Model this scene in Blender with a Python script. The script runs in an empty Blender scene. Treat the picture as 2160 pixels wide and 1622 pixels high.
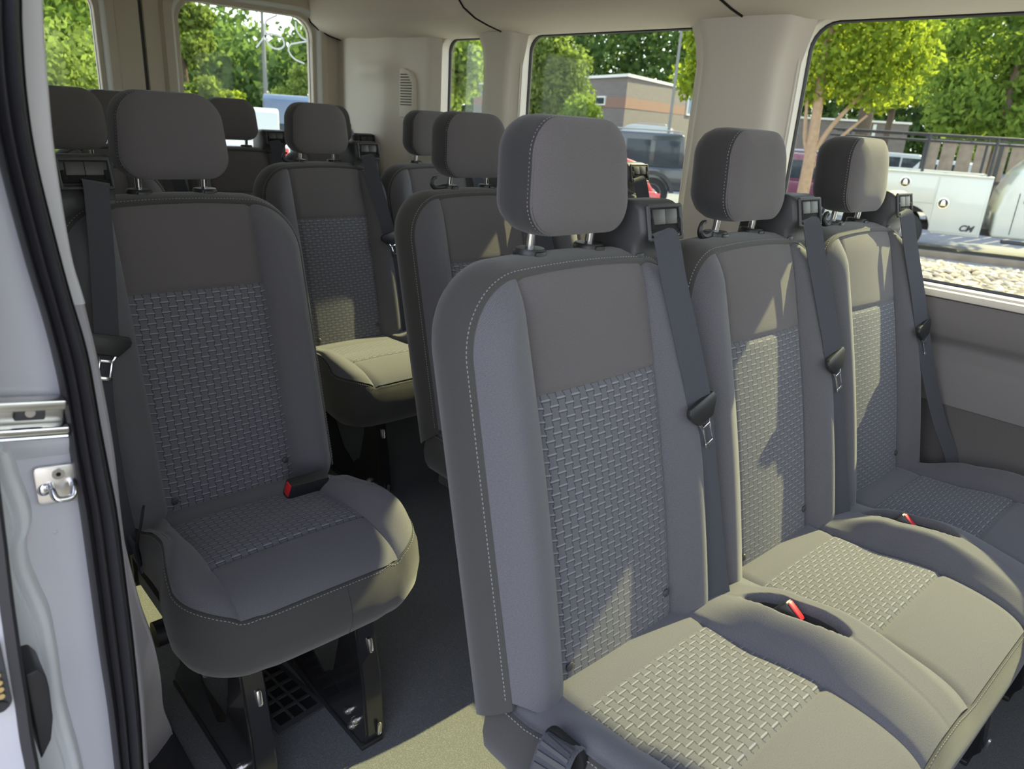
import bpy, bmesh, math, random
import numpy as np
from mathutils import Vector, Matrix
C = bpy.context.scene
COL = C.collection
PI = math.pi
rnd = random.Random(7)

# ------------------------------------------------------------------ camera, sky, sun, exposure
CAM_Z = 1.194
yaw, pitch, roll = 0.7572, 0.3461, 0.0645
fwd = Vector((math.sin(yaw)*math.cos(pitch), math.cos(yaw)*math.cos(pitch), -math.sin(pitch)))
rgt = Vector((math.cos(yaw), -math.sin(yaw), 0)); upv = rgt.cross(fwd)
r2 = rgt*math.cos(roll)+upv*math.sin(roll); u2 = upv*math.cos(roll)-rgt*math.sin(roll)
cd = bpy.data.cameras.new('camera'); cam = bpy.data.objects.new('camera', cd); COL.objects.link(cam)
cam.matrix_world = Matrix(((r2.x, u2.x, -fwd.x, 0), (r2.y, u2.y, -fwd.y, 0), (r2.z, u2.z, -fwd.z, CAM_Z), (0, 0, 0, 1)))
cd.sensor_fit = 'HORIZONTAL'; cd.sensor_width = 36; cd.lens = 1553.0*36/2160
cd.clip_start = 0.02; cd.clip_end = 500
cd.dof.use_dof = True; cd.dof.focus_distance = 1.45; cd.dof.aperture_fstop = 7.0
C.camera = cam
C.view_settings.view_transform = 'Standard'; C.view_settings.look = 'None'
C.view_settings.gamma = 1; C.view_settings.use_curve_mapping = False
C.view_settings.exposure = 1.54

w = bpy.data.worlds.new('sky'); C.world = w; w.use_nodes = True
nt = w.node_tree; bg = nt.nodes['Background']
tc = nt.nodes.new('ShaderNodeTexCoord'); sx = nt.nodes.new('ShaderNodeSeparateXYZ'); cr = nt.nodes.new('ShaderNodeValToRGB')
nt.links.new(tc.outputs['Generated'], sx.inputs[0]); nt.links.new(sx.outputs['Z'], cr.inputs[0]); nt.links.new(cr.outputs[0], bg.inputs[0])
e = cr.color_ramp.elements
e[0].position = 0.0; e[0].color = (1.25, 1.25, 1.2, 1)
e[1].position = 0.75; e[1].color = (0.42, 0.50, 0.78, 1)
k = e.new(0.2); k.color = (1.05, 1.10, 1.18, 1)
bg.inputs[1].default_value = 1.15

SUN_DIR = Vector((1.0, -0.012, 0.738)).normalized()       # towards the sun
sl = bpy.data.lights.new('sun', 'SUN'); sl.energy = 4.6; sl.angle = 0.0095; sl.color = (1.0, 0.87, 0.46)
so = bpy.data.objects.new('sun', sl); COL.objects.link(so); so.location = (30, 0, 25)
so.rotation_euler = SUN_DIR.to_track_quat('Z', 'Y').to_euler()
C.cycles.use_denoising = True
C.cycles.max_bounces = 8; C.cycles.diffuse_bounces = 5; C.cycles.transparent_max_bounces = 12
C.cycles.sample_clamp_indirect = 6.0

# ------------------------------------------------------------------ helpers
def tag(o, label=None, cat=None, group=None, kind=None):
    if label: o['label'] = label
    if cat: o['category'] = cat
    if group: o['group'] = group
    if kind: o['kind'] = kind
    return o

def empty(name, loc=(0, 0, 0), rz=0.0):
    o = bpy.data.objects.new(name, None); COL.objects.link(o)
    o.location = loc; o.rotation_euler = (0, 0, rz); o.empty_display_size = 0.1
    return o

def copy_tree(o, parent=None):
    c = o.copy(); COL.objects.link(c)
    if parent is not None: c.parent = parent
    for ch in list(o.children): copy_tree(ch, c)
    return c

class MB:
    """collects geometry for one mesh"""
    def __init__(s): s.v = []; s.f = []; s.uv = []; s.mi = []
    def add(s, vs, fs, uvs=None, mi=0):
        b = len(s.v); s.v += [tuple(p) for p in vs]
        for f in fs:
            s.f.append(tuple(i+b for i in f)); s.mi.append(mi)
            s.uv.append([uvs[i] for i in f] if uvs is not None else None)
        return s
    def grid(s, P, UV=None, mi=0, flip=False):
        n, m = len(P), len(P[0]); vs = [p for r in P for p in r]
        uv = [u for r in UV for u in r] if UV else None
        fs = []
        for i in range(n-1):
            for j in range(m-1):
                q = (i*m+j, i*m+j+1, (i+1)*m+j+1, (i+1)*m+j)
                fs.append(q[::-1] if flip else q)
        return s.add(vs, fs, uv, mi)
    def box(s, c, size, bev=0.0, rot=None, mi=0, seg=2):
        bm = bmesh.new(); bmesh.ops.create_cube(bm, size=1.0)
        for v in bm.verts: v.co = Vector((v.co.x*size[0], v.co.y*size[1], v.co.z*size[2]))
        if bev > 0: bmesh.ops.bevel(bm, geom=bm.edges[:], offset=bev, segments=seg, affect='EDGES', profile=0.5)
        return s.bm(bm, c, rot, mi)
    def bm(s, bm, c=(0, 0, 0), rot=None, mi=0):
        bm.verts.ensure_lookup_table()
        R = rot if rot is not None else Matrix.Identity(3)
        vs = [R @ v.co + Vector(c) for v in bm.verts]; bm.verts.index_update()
        fs = [tuple(v.index for v in f.verts) for f in bm.faces]
        bm.free(); return s.add(vs, fs, None, mi)
    def prism(s, poly, a, b, axis='x', bev=0.0, mi=0, seg=2):
        """polygon in the plane across axis, from a to b along it. axis x:(y,z) y:(x,z) z:(x,y)"""
        def P(p, t): return {'x': (t, p[0], p[1]), 'y': (p[0], t, p[1]), 'z': (p[0], p[1], t)}[axis]
        bm = bmesh.new()
        v0 = [bm.verts.new(P(p, a)) for p in poly]; v1 = [bm.verts.new(P(p, b)) for p in poly]; n = len(poly)
        bm.faces.new(v0[::-1]); bm.faces.new(v1)
        for i in range(n): bm.faces.new((v0[i], v0[(i+1) % n], v1[(i+1) % n], v1[i]))
        bmesh.ops.recalc_face_normals(bm, faces=bm.faces[:])
        if bev > 0: bmesh.ops.bevel(bm, geom=bm.edges[:], offset=bev, segments=seg, affect='EDGES', profile=0.5, clamp_overlap=True)
        return s.bm(bm, mi=mi)
    def tube(s, pts, r, n=10, closed=False, caps=True, mi=0):
        pts = [Vector(p) for p in pts]; m = len(pts); rings = []; prev = None
        for i, p in enumerate(pts):
            if closed: t = pts[(i+1) % m]-pts[i-1]
            else: t = pts[min(i+1, m-1)]-pts[max(i-1, 0)]
            t.normalize()
            if prev is None: a = t.orthogonal().normalized()
            else:
                a = prev-t*prev.dot(t)
                a = a.normalized() if a.length > 1e-6 else t.orthogonal().normalized()
            prev = a; b = t.cross(a); rr = r[i] if isinstance(r, (list, tuple)) else r
            rings.append([p+(a*math.cos(2*PI*k/n)+b*math.sin(2*PI*k/n))*rr for k in range(n)])
        vs = [q for R in rings for q in R]; fs = []
        for i in range(m if closed else m-1):
            j = (i+1) % m
            for k in range(n): fs.append((i*n+k, i*n+(k+1) % n, j*n+(k+1) % n, j*n+k))
        if caps and not closed: fs.append(tuple(range(n))[::-1]); fs.append(tuple((m-1)*n+k for k in range(n)))
        return s.add(vs, fs, None, mi)
    def ribbon(s, pts, wd, width, th=0.0016, mi=0):
        """flat strap along pts; wd: width direction (one or per point)"""
        pts = [Vector(p) for p in pts]; m = len(pts); vs = []; uv = []; L = 0
        for i, p in enumerate(pts):
            t = (pts[min(i+1, m-1)]-pts[max(i-1, 0)]).normalized()
            d = Vector(wd[i] if isinstance(wd, list) else wd); d = (d-t*d.dot(t)).normalized(); nrm = t.cross(d)
            if i: L += (p-pts[i-1]).length
            for a, b in ((-1, -1), (1, -1), (1, 1), (-1, 1)):
                vs.append(p+d*width*.5*a+nrm*th*.5*b); uv.append((a*width*.5, L))
        fs = []
        for i in range(m-1):
            for k in range(4): fs.append((i*4+k, i*4+(k+1) % 4, i*4+4+(k+1) % 4, i*4+4+k))
        fs += [(3, 2, 1, 0), tuple((m-1)*4+k for k in range(4))]
        return s.add(vs, fs, uv, mi)
    def cyl(s, p0, p1, r, n=16, mi=0, r1=None): return s.tube([p0, p1], [r, r if r1 is None else r1], n, mi=mi)
    def sphere(s, c, r, n=12, sc=(1, 1, 1), mi=0):
        bm = bmesh.new(); bmesh.ops.create_uvsphere(bm, u_segments=n, v_segments=max(6, n*2//3), radius=r)
        for v in bm.verts: v.co = Vector((v.co.x*sc[0], v.co.y*sc[1], v.co.z*sc[2]))
        return s.bm(bm, c, mi=mi)
    def mesh(s, name):
        me = bpy.data.meshes.new(name); me.from_pydata(s.v, [], s.f)
        if any(u is not None for u in s.uv):
            l = me.uv_layers.new(name='UVMap').data; i = 0
            for f, u in zip(s.f, s.uv):
                for k in range(len(f)):
                    l[i].uv = u[k] if u else (0, 0); i += 1
        me.polygons.foreach_set('material_index', s.mi); me.update(); return me
    def build(s, name, mats, parent=None, loc=(0, 0, 0), smooth=True, angle=40, label=None):
        return place(name, finish(s.mesh(name), mats, smooth, angle), parent, loc, label)

def finish(me, mats, smooth=True, angle=40):
    for m in (mats if isinstance(mats, (list, tuple)) else [mats]): me.materials.append(m)
    me.polygons.foreach_set('use_smooth', [smooth]*len(me.polygons))
    if smooth and angle < 180:
        bm = bmesh.new(); bm.from_mesh(me)
        for ed in bm.edges:
            if len(ed.link_faces) == 2: ed.smooth = ed.calc_face_angle(0) < math.radians(angle)
        bm.to_mesh(me); bm.free()
    return me

def place(name, me, parent=None, loc=(0, 0, 0), label=None):
    o = bpy.data.objects.new(name, me); COL.objects.link(o); o.location = loc
    if parent is not None: o.parent = parent
    if label: o['label'] = label
    return o

def smoothpath(pts, n=8):
    """Catmull-Rom through pts"""
    P = [Vector(p) for p in pts]; P = [P[0]*2-P[1]]+P+[P[-1]*2-P[-2]]; out = []
    for i in range(1, len(P)-2):
        for k in range(n):
            t = k/n; a, b, c, d = P[i-1], P[i], P[i+1], P[i+2]
            out.append(0.5*((2*b)+(c-a)*t+(2*a-5*b+4*c-d)*t*t+(3*b-a-3*c+d)*t**3))
    out.append(P[-2]); return out

def lerp(a, b, t): return a+(b-a)*t
def sstep(a, b, x):
    t = min(1, max(0, (x-a)/(b-a))); return t*t*(3-2*t)

def rrect(x0, z0, x1, z1, r, n=6):
    pts = []
    for cx, cz, a0 in ((x1-r, z1-r, 0), (x0+r, z1-r, 90), (x0+r, z0+r, 180), (x1-r, z0+r, 270)):
        for k in range(n+1):
            a = math.radians(a0+90*k/n); pts.append((cx+r*math.cos(a), cz+r*math.sin(a)))
    return pts

def holed(name, outer, holes, axis, at, depth, mat, parent=None, bev=0.004):
    """flat plate with openings; polygons in the plane across axis"""
    cu = bpy.data.curves.new(name, 'CURVE'); cu.dimensions = '2D'; cu.fill_mode = 'BOTH'; cu.extrude = depth/2; cu.bevel_depth = bev; cu.bevel_resolution = 2
    for poly in [outer]+holes:
        sp = cu.splines.new('POLY'); sp.points.add(len(poly)-1); sp.use_cyclic_u = True
        for p, q in zip(sp.points, poly): p.co = (q[0], q[1], 0, 1)
    o = bpy.data.objects.new('tmp', cu); COL.objects.link(o)
    dg = bpy.context.evaluated_depsgraph_get(); me = bpy.data.meshes.new_from_object(o.evaluated_get(dg))
    bpy.data.objects.remove(o); bpy.data.curves.remove(cu)
    M = {'x': Matrix(((0, 0, 1), (1, 0, 0), (0, 1, 0))), 'y': Matrix(((1, 0, 0), (0, 0, -1), (0, 1, 0)))}[axis]
    me.transform(M.to_4x4()); me.transform(Matrix.Translation((at, 0, 0) if axis == 'x' else (0, at, 0)))
    me.materials.clear(); me.name = name
    return place(name, finish(me, mat, True, 35), parent)

# ------------------------------------------------------------------ materials
class NB:
    def __init__(s, name):
        s.m = bpy.data.materials.new(name); s.m.use_nodes = True; s.t = s.m.node_tree
        s.b = s.t.nodes['Principled BSDF']
    def n(s, kind, **kw):
        nd = s.t.nodes.new('ShaderNode'+kind)
        for k_, v in kw.items(): setattr(nd, k_, v)
        return nd
    def link(s, a, b): s.t.links.new(a, b)
    def val(s, sock, v):
        if isinstance(v, bpy.types.NodeSocket): s.link(v, sock)
        else: sock.default_value = v
    def math(s, op, a, b=None, c=None):
        nd = s.n('Math', operation=op); s.val(nd.inputs[0], a)
        if b is not None: s.val(nd.inputs[1], b)
        if c is not None: s.val(nd.inputs[2], c)
        return nd.outputs[0]
    def mix(s, f, a, b):
        nd = s.n('Mix', data_type='RGBA'); s.val(nd.inputs[0], f)
        s.val(nd.inputs[6], a if isinstance(a, bpy.types.NodeSocket) else (*a, 1)); s.val(nd.inputs[7], b if isinstance(b, bpy.types.NodeSocket) else (*b, 1))
        return nd.outputs[2]
    def noise(s, scale, detail=2.0, coord=None, rough=0.5):
        nd = s.n('TexNoise'); nd.inputs['Scale'].default_value = scale; nd.inputs['Detail'].default_value = detail; nd.inputs['Roughness'].default_value = rough
        if coord is not None: s.link(coord, nd.inputs['Vector'])
        return nd.outputs['Fac']
    def bump(s, h, strength, dist):
        nd = s.n('Bump'); nd.inputs['Strength'].default_value = strength; nd.inputs['Distance'].default_value = dist
        s.link(h, nd.inputs['Height']); s.link(nd.outputs[0], s.b.inputs['Normal'])
    def set(s, **kw):
        for k_, v in kw.items():
            sock = s.b.inputs[k_.replace('_', ' ')]
            if isinstance(v, tuple) and len(v) == 3: v = (*v, 1)
            s.val(sock, v)
        return s

def plain(name, col, rough=0.6, metal=0.0, spec=0.5, noise=0.0, nscale=30, bump=0.0, bscale=400, bdist=0.001, coat=0.0):
    s = NB(name); s.set(Base_Color=col, Roughness=rough, Metallic=metal); s.b.inputs['Specular IOR Level'].default_value = spec
    if coat: s.b.inputs['Coat Weight'].default_value = coat; s.b.inputs['Coat Roughness'].default_value = 0.05
    co = None
    if noise or bump: co = s.n('TexCoord').outputs['Object']
    if noise:
        f = s.noise(nscale, 3, co); a = tuple(c*(1-noise) for c in col); b = tuple(min(1, c*(1+noise)) for c in col)
        s.link(s.mix(f, a, b), s.b.inputs['Base Color'])
    if bump: s.bump(s.noise(bscale, 2, co), bump, bdist)
    return s.m

def fabric(name, col, grain=0.34, scale=0.0021):
    """fine plain weave: tiny threads crossing, from the UV map in metres"""
    s = NB(name); uv = s.n('UVMap').outputs[0]; sp = s.n('SeparateXYZ'); s.link(uv, sp.inputs[0])
    a = s.math('SINE', s.math('MULTIPLY', sp.outputs[0], 2*PI/scale)); b = s.math('SINE', s.math('MULTIPLY', sp.outputs[1], 2*PI/scale))
    h = s.math('MULTIPLY', a, b)
    f = s.math('ADD', s.math('MULTIPLY', h, 0.32), s.noise(650, 2, uv))
    s.link(s.mix(f, tuple(c*(1-grain) for c in col), tuple(c*(1+grain) for c in col)), s.b.inputs['Base Color'])
    s.set(Roughness=0.95); s.b.inputs['Specular IOR Level'].default_value = 0.15; s.b.inputs['Sheen Weight'].default_value = 0.25; s.b.inputs['Sheen Roughness'].default_value = 0.5
    s.bump(f, 0.35, 0.0007); return s.m

def woven(name, base, dash, dark, pu=0.0285, pv=0.0094):
    """interlocking blocks: pale dashes in brick rows, dark thread ends between them"""
    s = NB(name); uv = s.n('UVMap').outputs[0]; sp = s.n('SeparateXYZ'); s.link(uv, sp.inputs[0])
    v = s.math('DIVIDE', sp.outputs[1], pv); row = s.math('FLOOR', v); fv = s.math('SUBTRACT', v, row)
    sh = s.math('MULTIPLY', s.math('MODULO', s.math('ABSOLUTE', row), 2.0), 0.5)
    fu = s.math('FRACT', s.math('ADD', s.math('DIVIDE', sp.outputs[0], pu), s.math('ADD', sh, 20.0)))
    du = s.math('ABSOLUTE', s.math('SUBTRACT', fu, 0.5)); dv = s.math('ABSOLUTE', s.math('SUBTRACT', fv, 0.5))
    isd = s.math('MULTIPLY', s.math('LESS_THAN', du, 0.27), s.math('LESS_THAN', dv, 0.115))
    edge = s.math('MULTIPLY', s.math('LESS_THAN', s.math('ABSOLUTE', s.math('SUBTRACT', du, 0.27)), 0.028), s.math('GREATER_THAN', dv, 0.10))
    under = s.math('MULTIPLY', s.math('LESS_THAN', du, 0.29), s.math('LESS_THAN', s.math('ABSOLUTE', s.math('SUBTRACT', fv, 0.27)), 0.075))
    dk = s.math('MAXIMUM', edge, s.math('MULTIPLY', under, 0.8))
    thr = s.math('SINE', s.math('MULTIPLY', sp.outputs[0], 2*PI/0.0016))
    gn = s.math('ADD', s.math('MULTIPLY', thr, 0.15), s.noise(800, 2, uv))
    c = s.mix(gn, tuple(x*.8 for x in base), tuple(x*1.2 for x in base)); c = s.mix(isd, c, dash); c = s.mix(dk, c, dark)
    s.link(c, s.b.inputs['Base Color']); s.set(Roughness=0.9); s.b.inputs['Specular IOR Level'].default_value = 0.2; s.b.inputs['Sheen Weight'].default_value = 0.2
    h = s.math('ADD', s.math('SUBTRACT', s.math('MULTIPLY', isd, 0.5), dk), s.math('MULTIPLY', gn, 0.15))
    s.bump(h, 0.3, 0.0012); return s.m

def glass(name, tint, refl=0.06):
    s = NB(name); tr = s.n('BsdfTransparent'); tr.inputs[0].default_value = (*tint, 1); gl = s.n('BsdfGlossy'); gl.inputs['Roughness'].default_value = 0.0
    mx = s.n('MixShader'); lw = s.n('LayerWeight'); lw.inputs[0].default_value = 0.25
    f = s.math('ADD', s.math('MULTIPLY', lw.outputs['Fresnel'], 0.07), refl*0.12)
    s.link(f, mx.inputs[0]); s.link(tr.outputs[0], mx.inputs[1]); s.link(gl.outputs[0], mx.inputs[2])
    s.link(mx.outputs[0], s.t.nodes['Material Output'].inputs[0]); return s.m

M = {}
M['light'] = fabric('light_grey_fabric', (0.118, 0.116, 0.128))
M['panel'] = fabric('plain_grey_fabric', (0.118, 0.108, 0.112))
M['dark'] = fabric('charcoal_fabric', (0.044, 0.043, 0.044))
M['side'] = fabric('side_fabric', (0.060, 0.058, 0.055))
M['weave'] = woven('woven_fabric', (0.125, 0.125, 0.140), (0.235, 0.24, 0.275), (0.045, 0.045, 0.052))
M['stitch'] = plain('grey_thread', (0.27, 0.27, 0.28), 0.8)
M['black'] = plain('black_plastic', (0.022, 0.022, 0.024), 0.42, bump=0.15, bscale=900)
M['char'] = plain('charcoal_plastic', (0.05, 0.05, 0.055), 0.5, bump=0.12, bscale=900)
M['tile'] = plain('grey_plastic', (0.045, 0.043, 0.042), 0.45)
M['hole'] = plain('black_slot', (0.004, 0.004, 0.004), 0.9)
M['web'] = fabric('belt_webbing', (0.06, 0.063, 0.075), 0.3, 0.0032)
M['chrome'] = plain('chrome', (0.82, 0.82, 0.84), 0.16, 1.0)
M['steel'] = plain('zinc_plate', (0.70, 0.68, 0.66), 0.3, 1.0)
M['red'] = plain('red_button', (0.62, 0.02, 0.03), 0.35)
M['legm'] = plain('black_enamel', (0.014, 0.014, 0.016), 0.22, coat=0.5)
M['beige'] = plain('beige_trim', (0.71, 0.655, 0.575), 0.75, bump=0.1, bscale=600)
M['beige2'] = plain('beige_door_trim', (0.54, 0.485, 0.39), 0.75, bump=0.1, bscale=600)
M['reveal'] = plain('pale_reveal', (0.62, 0.61, 0.56), 0.7)
M['head'] = plain('headliner', (0.76, 0.69, 0.59), 0.9, bump=0.15, bscale=900)
M['gwall'] = plain('grey_wall_trim', (0.17, 0.157, 0.16), 0.7, bump=0.12, bscale=700)
M['carpetw'] = plain('grey_wall_carpet', (0.12, 0.112, 0.11), 0.95, noise=0.35, nscale=500, bump=0.3, bscale=700)
M['lilac'] = plain('grey_plastic_trim', (0.36, 0.34, 0.37), 0.6)
M['white'] = plain('white_paint', (0.50, 0.50, 0.55), 0.3, coat=0.6)
M['offwhite'] = plain('white_flange', (0.47, 0.46, 0.48), 0.5)
M['sealer'] = plain('sealed_white_paint', (0.60, 0.62, 0.64), 0.5, bump=0.2, bscale=120, bdist=0.002)
M['rubber'] = plain('black_rubber', (0.03, 0.029, 0.033), 0.45)
M['gold'] = plain('brass_contact', (0.75, 0.58, 0.30), 0.3, 1.0)
M['glass'] = glass('window_glass', (0.86, 0.90, 0.87))
M['privacy'] = glass('privacy_glass', (0.25, 0.27, 0.27))
M['floor'] = None
s = NB('speckled_floor'); co = s.n('TexCoord').outputs['Object']
vz = s.n('TexVoronoi'); vz.inputs['Scale'].default_value = 420; s.link(co, vz.inputs['Vector'])
f = s.math('ADD', s.math('MULTIPLY', s.noise(700, 2, co), 0.7), s.math('MULTIPLY', vz.outputs['Distance'], 0.6))
s.link(s.mix(f, (0.042, 0.045, 0.053), (0.19, 0.195, 0.19)), s.b.inputs['Base Color']); s.set(Roughness=0.85); s.bump(f, 0.5, 0.001); M['floor'] = s.m

# ------------------------------------------------------------------ setting: the van's shell
def structure(o): o['kind'] = 'structure'; return o
structure(MB().box((1.11, 1.2, -0.03), (1.96, 4.6, 0.06)).build('floor', M['floor'], smooth=False))
structure(MB().box((1.11, 1.2, 1.93), (2.0, 4.7, 0.06)).build('ceiling', M['head'], smooth=False))

# driver's side: wall_left with three window openings
WX = 2.045
WZ0, WZ1 = 0.862, 1.491
wins = [(-0.62, 1.094, 0.077), (1.414, 2.200, 0.062), (2.406, 2.692, 0.052)]
def wallpoly(y0, y1, z0, z1): return [(y0, z0), (y1, z0), (y1, z1), (y0, z1)]
structure(holed('wall_left', wallpoly(-1.1, 3.52, 0.835, 1.9), [rrect(a, WZ0, b, WZ1, r) for a, b, r in wins], 'x', WX, 0.05, M['beige']))
for i, (a, b, r) in enumerate(wins):
    g = structure(MB().prism(rrect(a-0.02, WZ0-0.02, b+0.02, WZ1+0.02, r), WX+0.03, WX+0.035, 'x').build('window_%d' % (i+1), M['glass'], smooth=False))
    ring = rrect(a+0.002, WZ0+0.002, b-0.002, WZ1-0.002, r, 8)
    MB().tube([(WX+0.018, p[0], p[1]) for p in ring], 0.009, 8, closed=True).build('window_seal', M['rubber'], g)
# lower wall trim: ledge, panels with a rounded groove
t = structure(MB().box((2.035, 1.2, 0.851), (0.075, 4.6, 0.019), 0.006).build('trim_1', M['beige']))
prof = [(2.02, 0.843), (2.008, 0.838), (2.006, 0.80), (2.010, 0.755), (2.016, 0.742), (2.034, 0.728), (2.035, 0.712), (2.020, 0.695), (2.012, 0.67), (2.010, 0.58)]
structure(MB().grid([[(x, y, z) for x, z in prof] for y in (-1.09, 3.45)], flip=True).build('trim_2', M['gwall'], angle=60))
prof = [(2.010, 0.58), (2.014, 0.574), (2.014, 0.45), (2.012, 0.2), (2.01, 0.0)]
structure(MB().grid([[(x, y, z) for x, z in prof] for y in (-1.09, 3.45)], flip=True).build('trim_3', M['carpetw'], angle=60))
structure(MB().box((2.085, 1.2, 0.40), (0.03, 4.64, 0.92), 0.01).build('trim_20', M['white']))  # unseen outer skin, added to block sunlight below the windows
# pillar trims between the windows
def pillar(n, y0, y1, proud=0.055):
    cs = [(y0-0.012, 0.0), (y0+0.012, 0.012), (y0+0.03, proud*.6), (y0+0.045, proud*.93), (y0+0.07, proud), (lerp(y0, y1, .5), proud*1.08), (y1-0.07, proud), (y1-0.045, proud*.93), (y1-0.03, proud*.6), (y1-0.012, 0.012), (y1+0.012, 0.0)]
    rows = []
    for z in [0.848, 0.9, 1.0, 1.2, 1.38, 1.44, 1.48, 1.52]:
        fl = sstep(1.38, 1.52, z); k_ = 1-0.12*sstep(0.9, 1.5, z)
        rows.append([(WX-0.024-d*k_-0.012*sstep(1.44, 1.52, z), y+(0.035*fl if y > (y0+y1)/2 else -0.035*fl), z) for y, d in cs])
    return structure(MB().grid(rows).build('trim_%d' % n, M['beige'], angle=60))
pillar(4, 1.098, 1.410); pillar(5, 2.204, 2.402, 0.045)
# rear quarter panel: a softly bulged plate behind the last window
ys = np.linspace(2.68, 3.45, 40); zs = np.linspace(0.84, 1.56, 40); rows = []
for z in zs:
    r_ = []
    for y in ys:
        b = 0.012+0.03*sstep(2.68, 2.74, y)+0.035*sstep(2.90, 3.04, y)*(1-0.55*sstep(1.37, 1.43, z))-0.022*sstep(3.32, 3.42, y)+0.019*sstep(1.37, 1.43, z)*sstep(3.15, 3.3, y)
        b += 0.02*math.exp(-((z-1.36)/0.03)**2)*sstep(2.88, 3.0, y)*(1-sstep(3.15, 3.3, y))
        r_.append((WX-0.02-b, y, z))
    rows.append(r_)
structure(MB().grid(rows).build('trim_6', M['beige'], angle=180))
# headliner side cove in three lengths with dark joints
cp = [(x+0.06, 1.194+(z-1.194)*(x+0.06)/x) for x, z in [(1.962, 1.476), (1.945, 1.478), (1.90, 1.487), (1.85, 1.498), (1.80, 1.515), (1.765, 1.545), (1.75, 1.60), (1.745, 1.70), (1.74, 1.88)]]
def cove(n, y0, y1, skew0=0.0, skew1=0.0):
    rows = [[(x, y+sk*sstep(1.47, 1.65, z), z) for x, z in cp] for y, sk in ((y0, skew0), (y0+.006, skew0), (lerp(y0, y1, .5), (skew0+skew1)/2), (y1-.006, skew1), (y1, skew1))]
    for i in (0, 4): rows[i] = [(x+0.012, y, z+0.01) for x, y, z in rows[i]]
    t_ = structure(MB().grid(rows, flip=True).build('trim_%d' % n, M['head'], angle=60))
    MB().tube([(x-0.0005, y1+skew1*sstep(1.47, 1.65, z)+.001, z-0.0005) for x, z in cp], 0.0028, 6).build('joint_line', M['hole'], t_)
    return t_
cove(7, 2.265, 3.42, 0.10, 0.05); cove(8, 1.252, 2.261, 0.06, 0.10); cove(9, -1.08, 1.248, 0.0, 0.06)

# unseen front of the cabin ahead of the first row, added to cut daylight
structure(holed('wall_front', [(0.13, -0.02), (2.07, -0.02), (2.07, 1.9), (0.13, 1.9)], [rrect(0.32, 1.00, 1.85, 1.70, 0.1)], 'y', -1.12, 0.06, M['beige']))
structure(MB().prism(rrect(0.30, 1.0, 1.84, 1.68, 0.1), -1.10, -1.094, 'y').build('window_6', M['glass'], smooth=False))

structure(holed('wall_right_front', wallpoly(-1.1, -0.42, -0.02, 1.9), [rrect(-1.0, 0.98, -0.55, 1.52, .05)], 'x', 0.10, 0.05, M['beige']))  # unseen front door side, added to dim the nearest bench
structure(MB().prism(rrect(-1.01, 0.97, -0.54, 1.53, .05), 0.085, 0.089, 'x').build('window_7', M['glass'], smooth=False))

# rear doors
RY = 3.46
def rear_door(n, x0, x1, hx0, hx1):
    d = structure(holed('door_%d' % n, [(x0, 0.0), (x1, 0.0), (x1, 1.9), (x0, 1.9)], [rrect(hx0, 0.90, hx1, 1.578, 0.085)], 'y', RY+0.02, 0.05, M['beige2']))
    # padded surround standing proud of the door, pale reveal inside it
    out = rrect(hx0-0.075, 0.83, hx1+0.075, 1.66, 0.12, 8); mid = rrect(hx0-0.03, 0.87, hx1+0.03, 1.612, 0.10, 8); inn = rrect(hx0, 0.90, hx1, 1.578, 0.085, 8)
    n_ = len(out); b = MB()
    rings = [[(p[0], RY-0.006, p[1]) for p in out], [(lerp(p[0], q[0], .3), RY-0.03, lerp(p[1], q[1], .3)) for p, q in zip(out, mid)], [(p[0], RY-0.034, p[1]) for p in mid]]
    rings2 = [[(p[0], RY-0.034, p[1]) for p in mid], [(lerp(p[0], q[0], .25), RY-0.03, lerp(p[1], q[1], .25)) for p, q in zip(mid, inn)], [(p[0], RY+0.02, p[1]) for p in inn]]
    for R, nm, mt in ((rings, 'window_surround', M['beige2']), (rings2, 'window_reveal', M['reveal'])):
        b = MB(); b.grid([r_+[r_[0]] for r_ in R], flip=True); b.build(nm, mt, d, angle=50)
    MB().prism(rrect(hx0-.01, 0.89, hx1+.01, 1.588, 0.085), RY+0.03, RY+0.036, 'y').build('window_pane', M['glass'], d, smooth=False)
    MB().tube([(p[0], RY+0.022, p[1]) for p in inn], 0.006, 6, closed=True).build('window_seal', M['rubber'], d)
    MB().box(((x0+hx0-.07)/2, RY-0.006, 1.385), (hx0-.07-x0-.01, 0.004, 0.004)).box(((x1+hx1+.07)/2, RY-0.006, 1.385), (x1-hx1-.07-.01, 0.004, 0.004)).build('trim_joint', M['hole'], d)
    return d
d_r = rear_door(1, 1.096, 2.015, 1.225, 1.838); d_l = rear_door(2, 0.19, 1.072, 0.315, 0.915)
structure(MB().box((1.084, RY+0.025, 0.95), (0.03, 0.03, 1.9)).build('trim_10', M['rubber'], smooth=False))
structure(MB().box((1.990, RY-0.022, 0.95), (0.014, 0.02, 1.22), 0.004).build('trim_11', M['rubber'], smooth=False))

# passenger side behind the sliding door
structure(holed('wall_right', wallpoly(0.86, 3.5, -0.02, 1.9), [rrect(1.2, 0.95, 1.95, 1.46, .07), rrect(2.25, 0.95, 2.9, 1.46, .06)], 'x', 0.145, 0.04, M['beige']))
for i, (a, b) in enumerate(((1.2, 1.95), (2.25, 2.9))):
    structure(MB().prism(rrect(a-.01, .94, b+.01, 1.47, .07), 0.128, 0.132, 'x').build('window_%d' % (4+i), M['privacy'], smooth=False))

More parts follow.
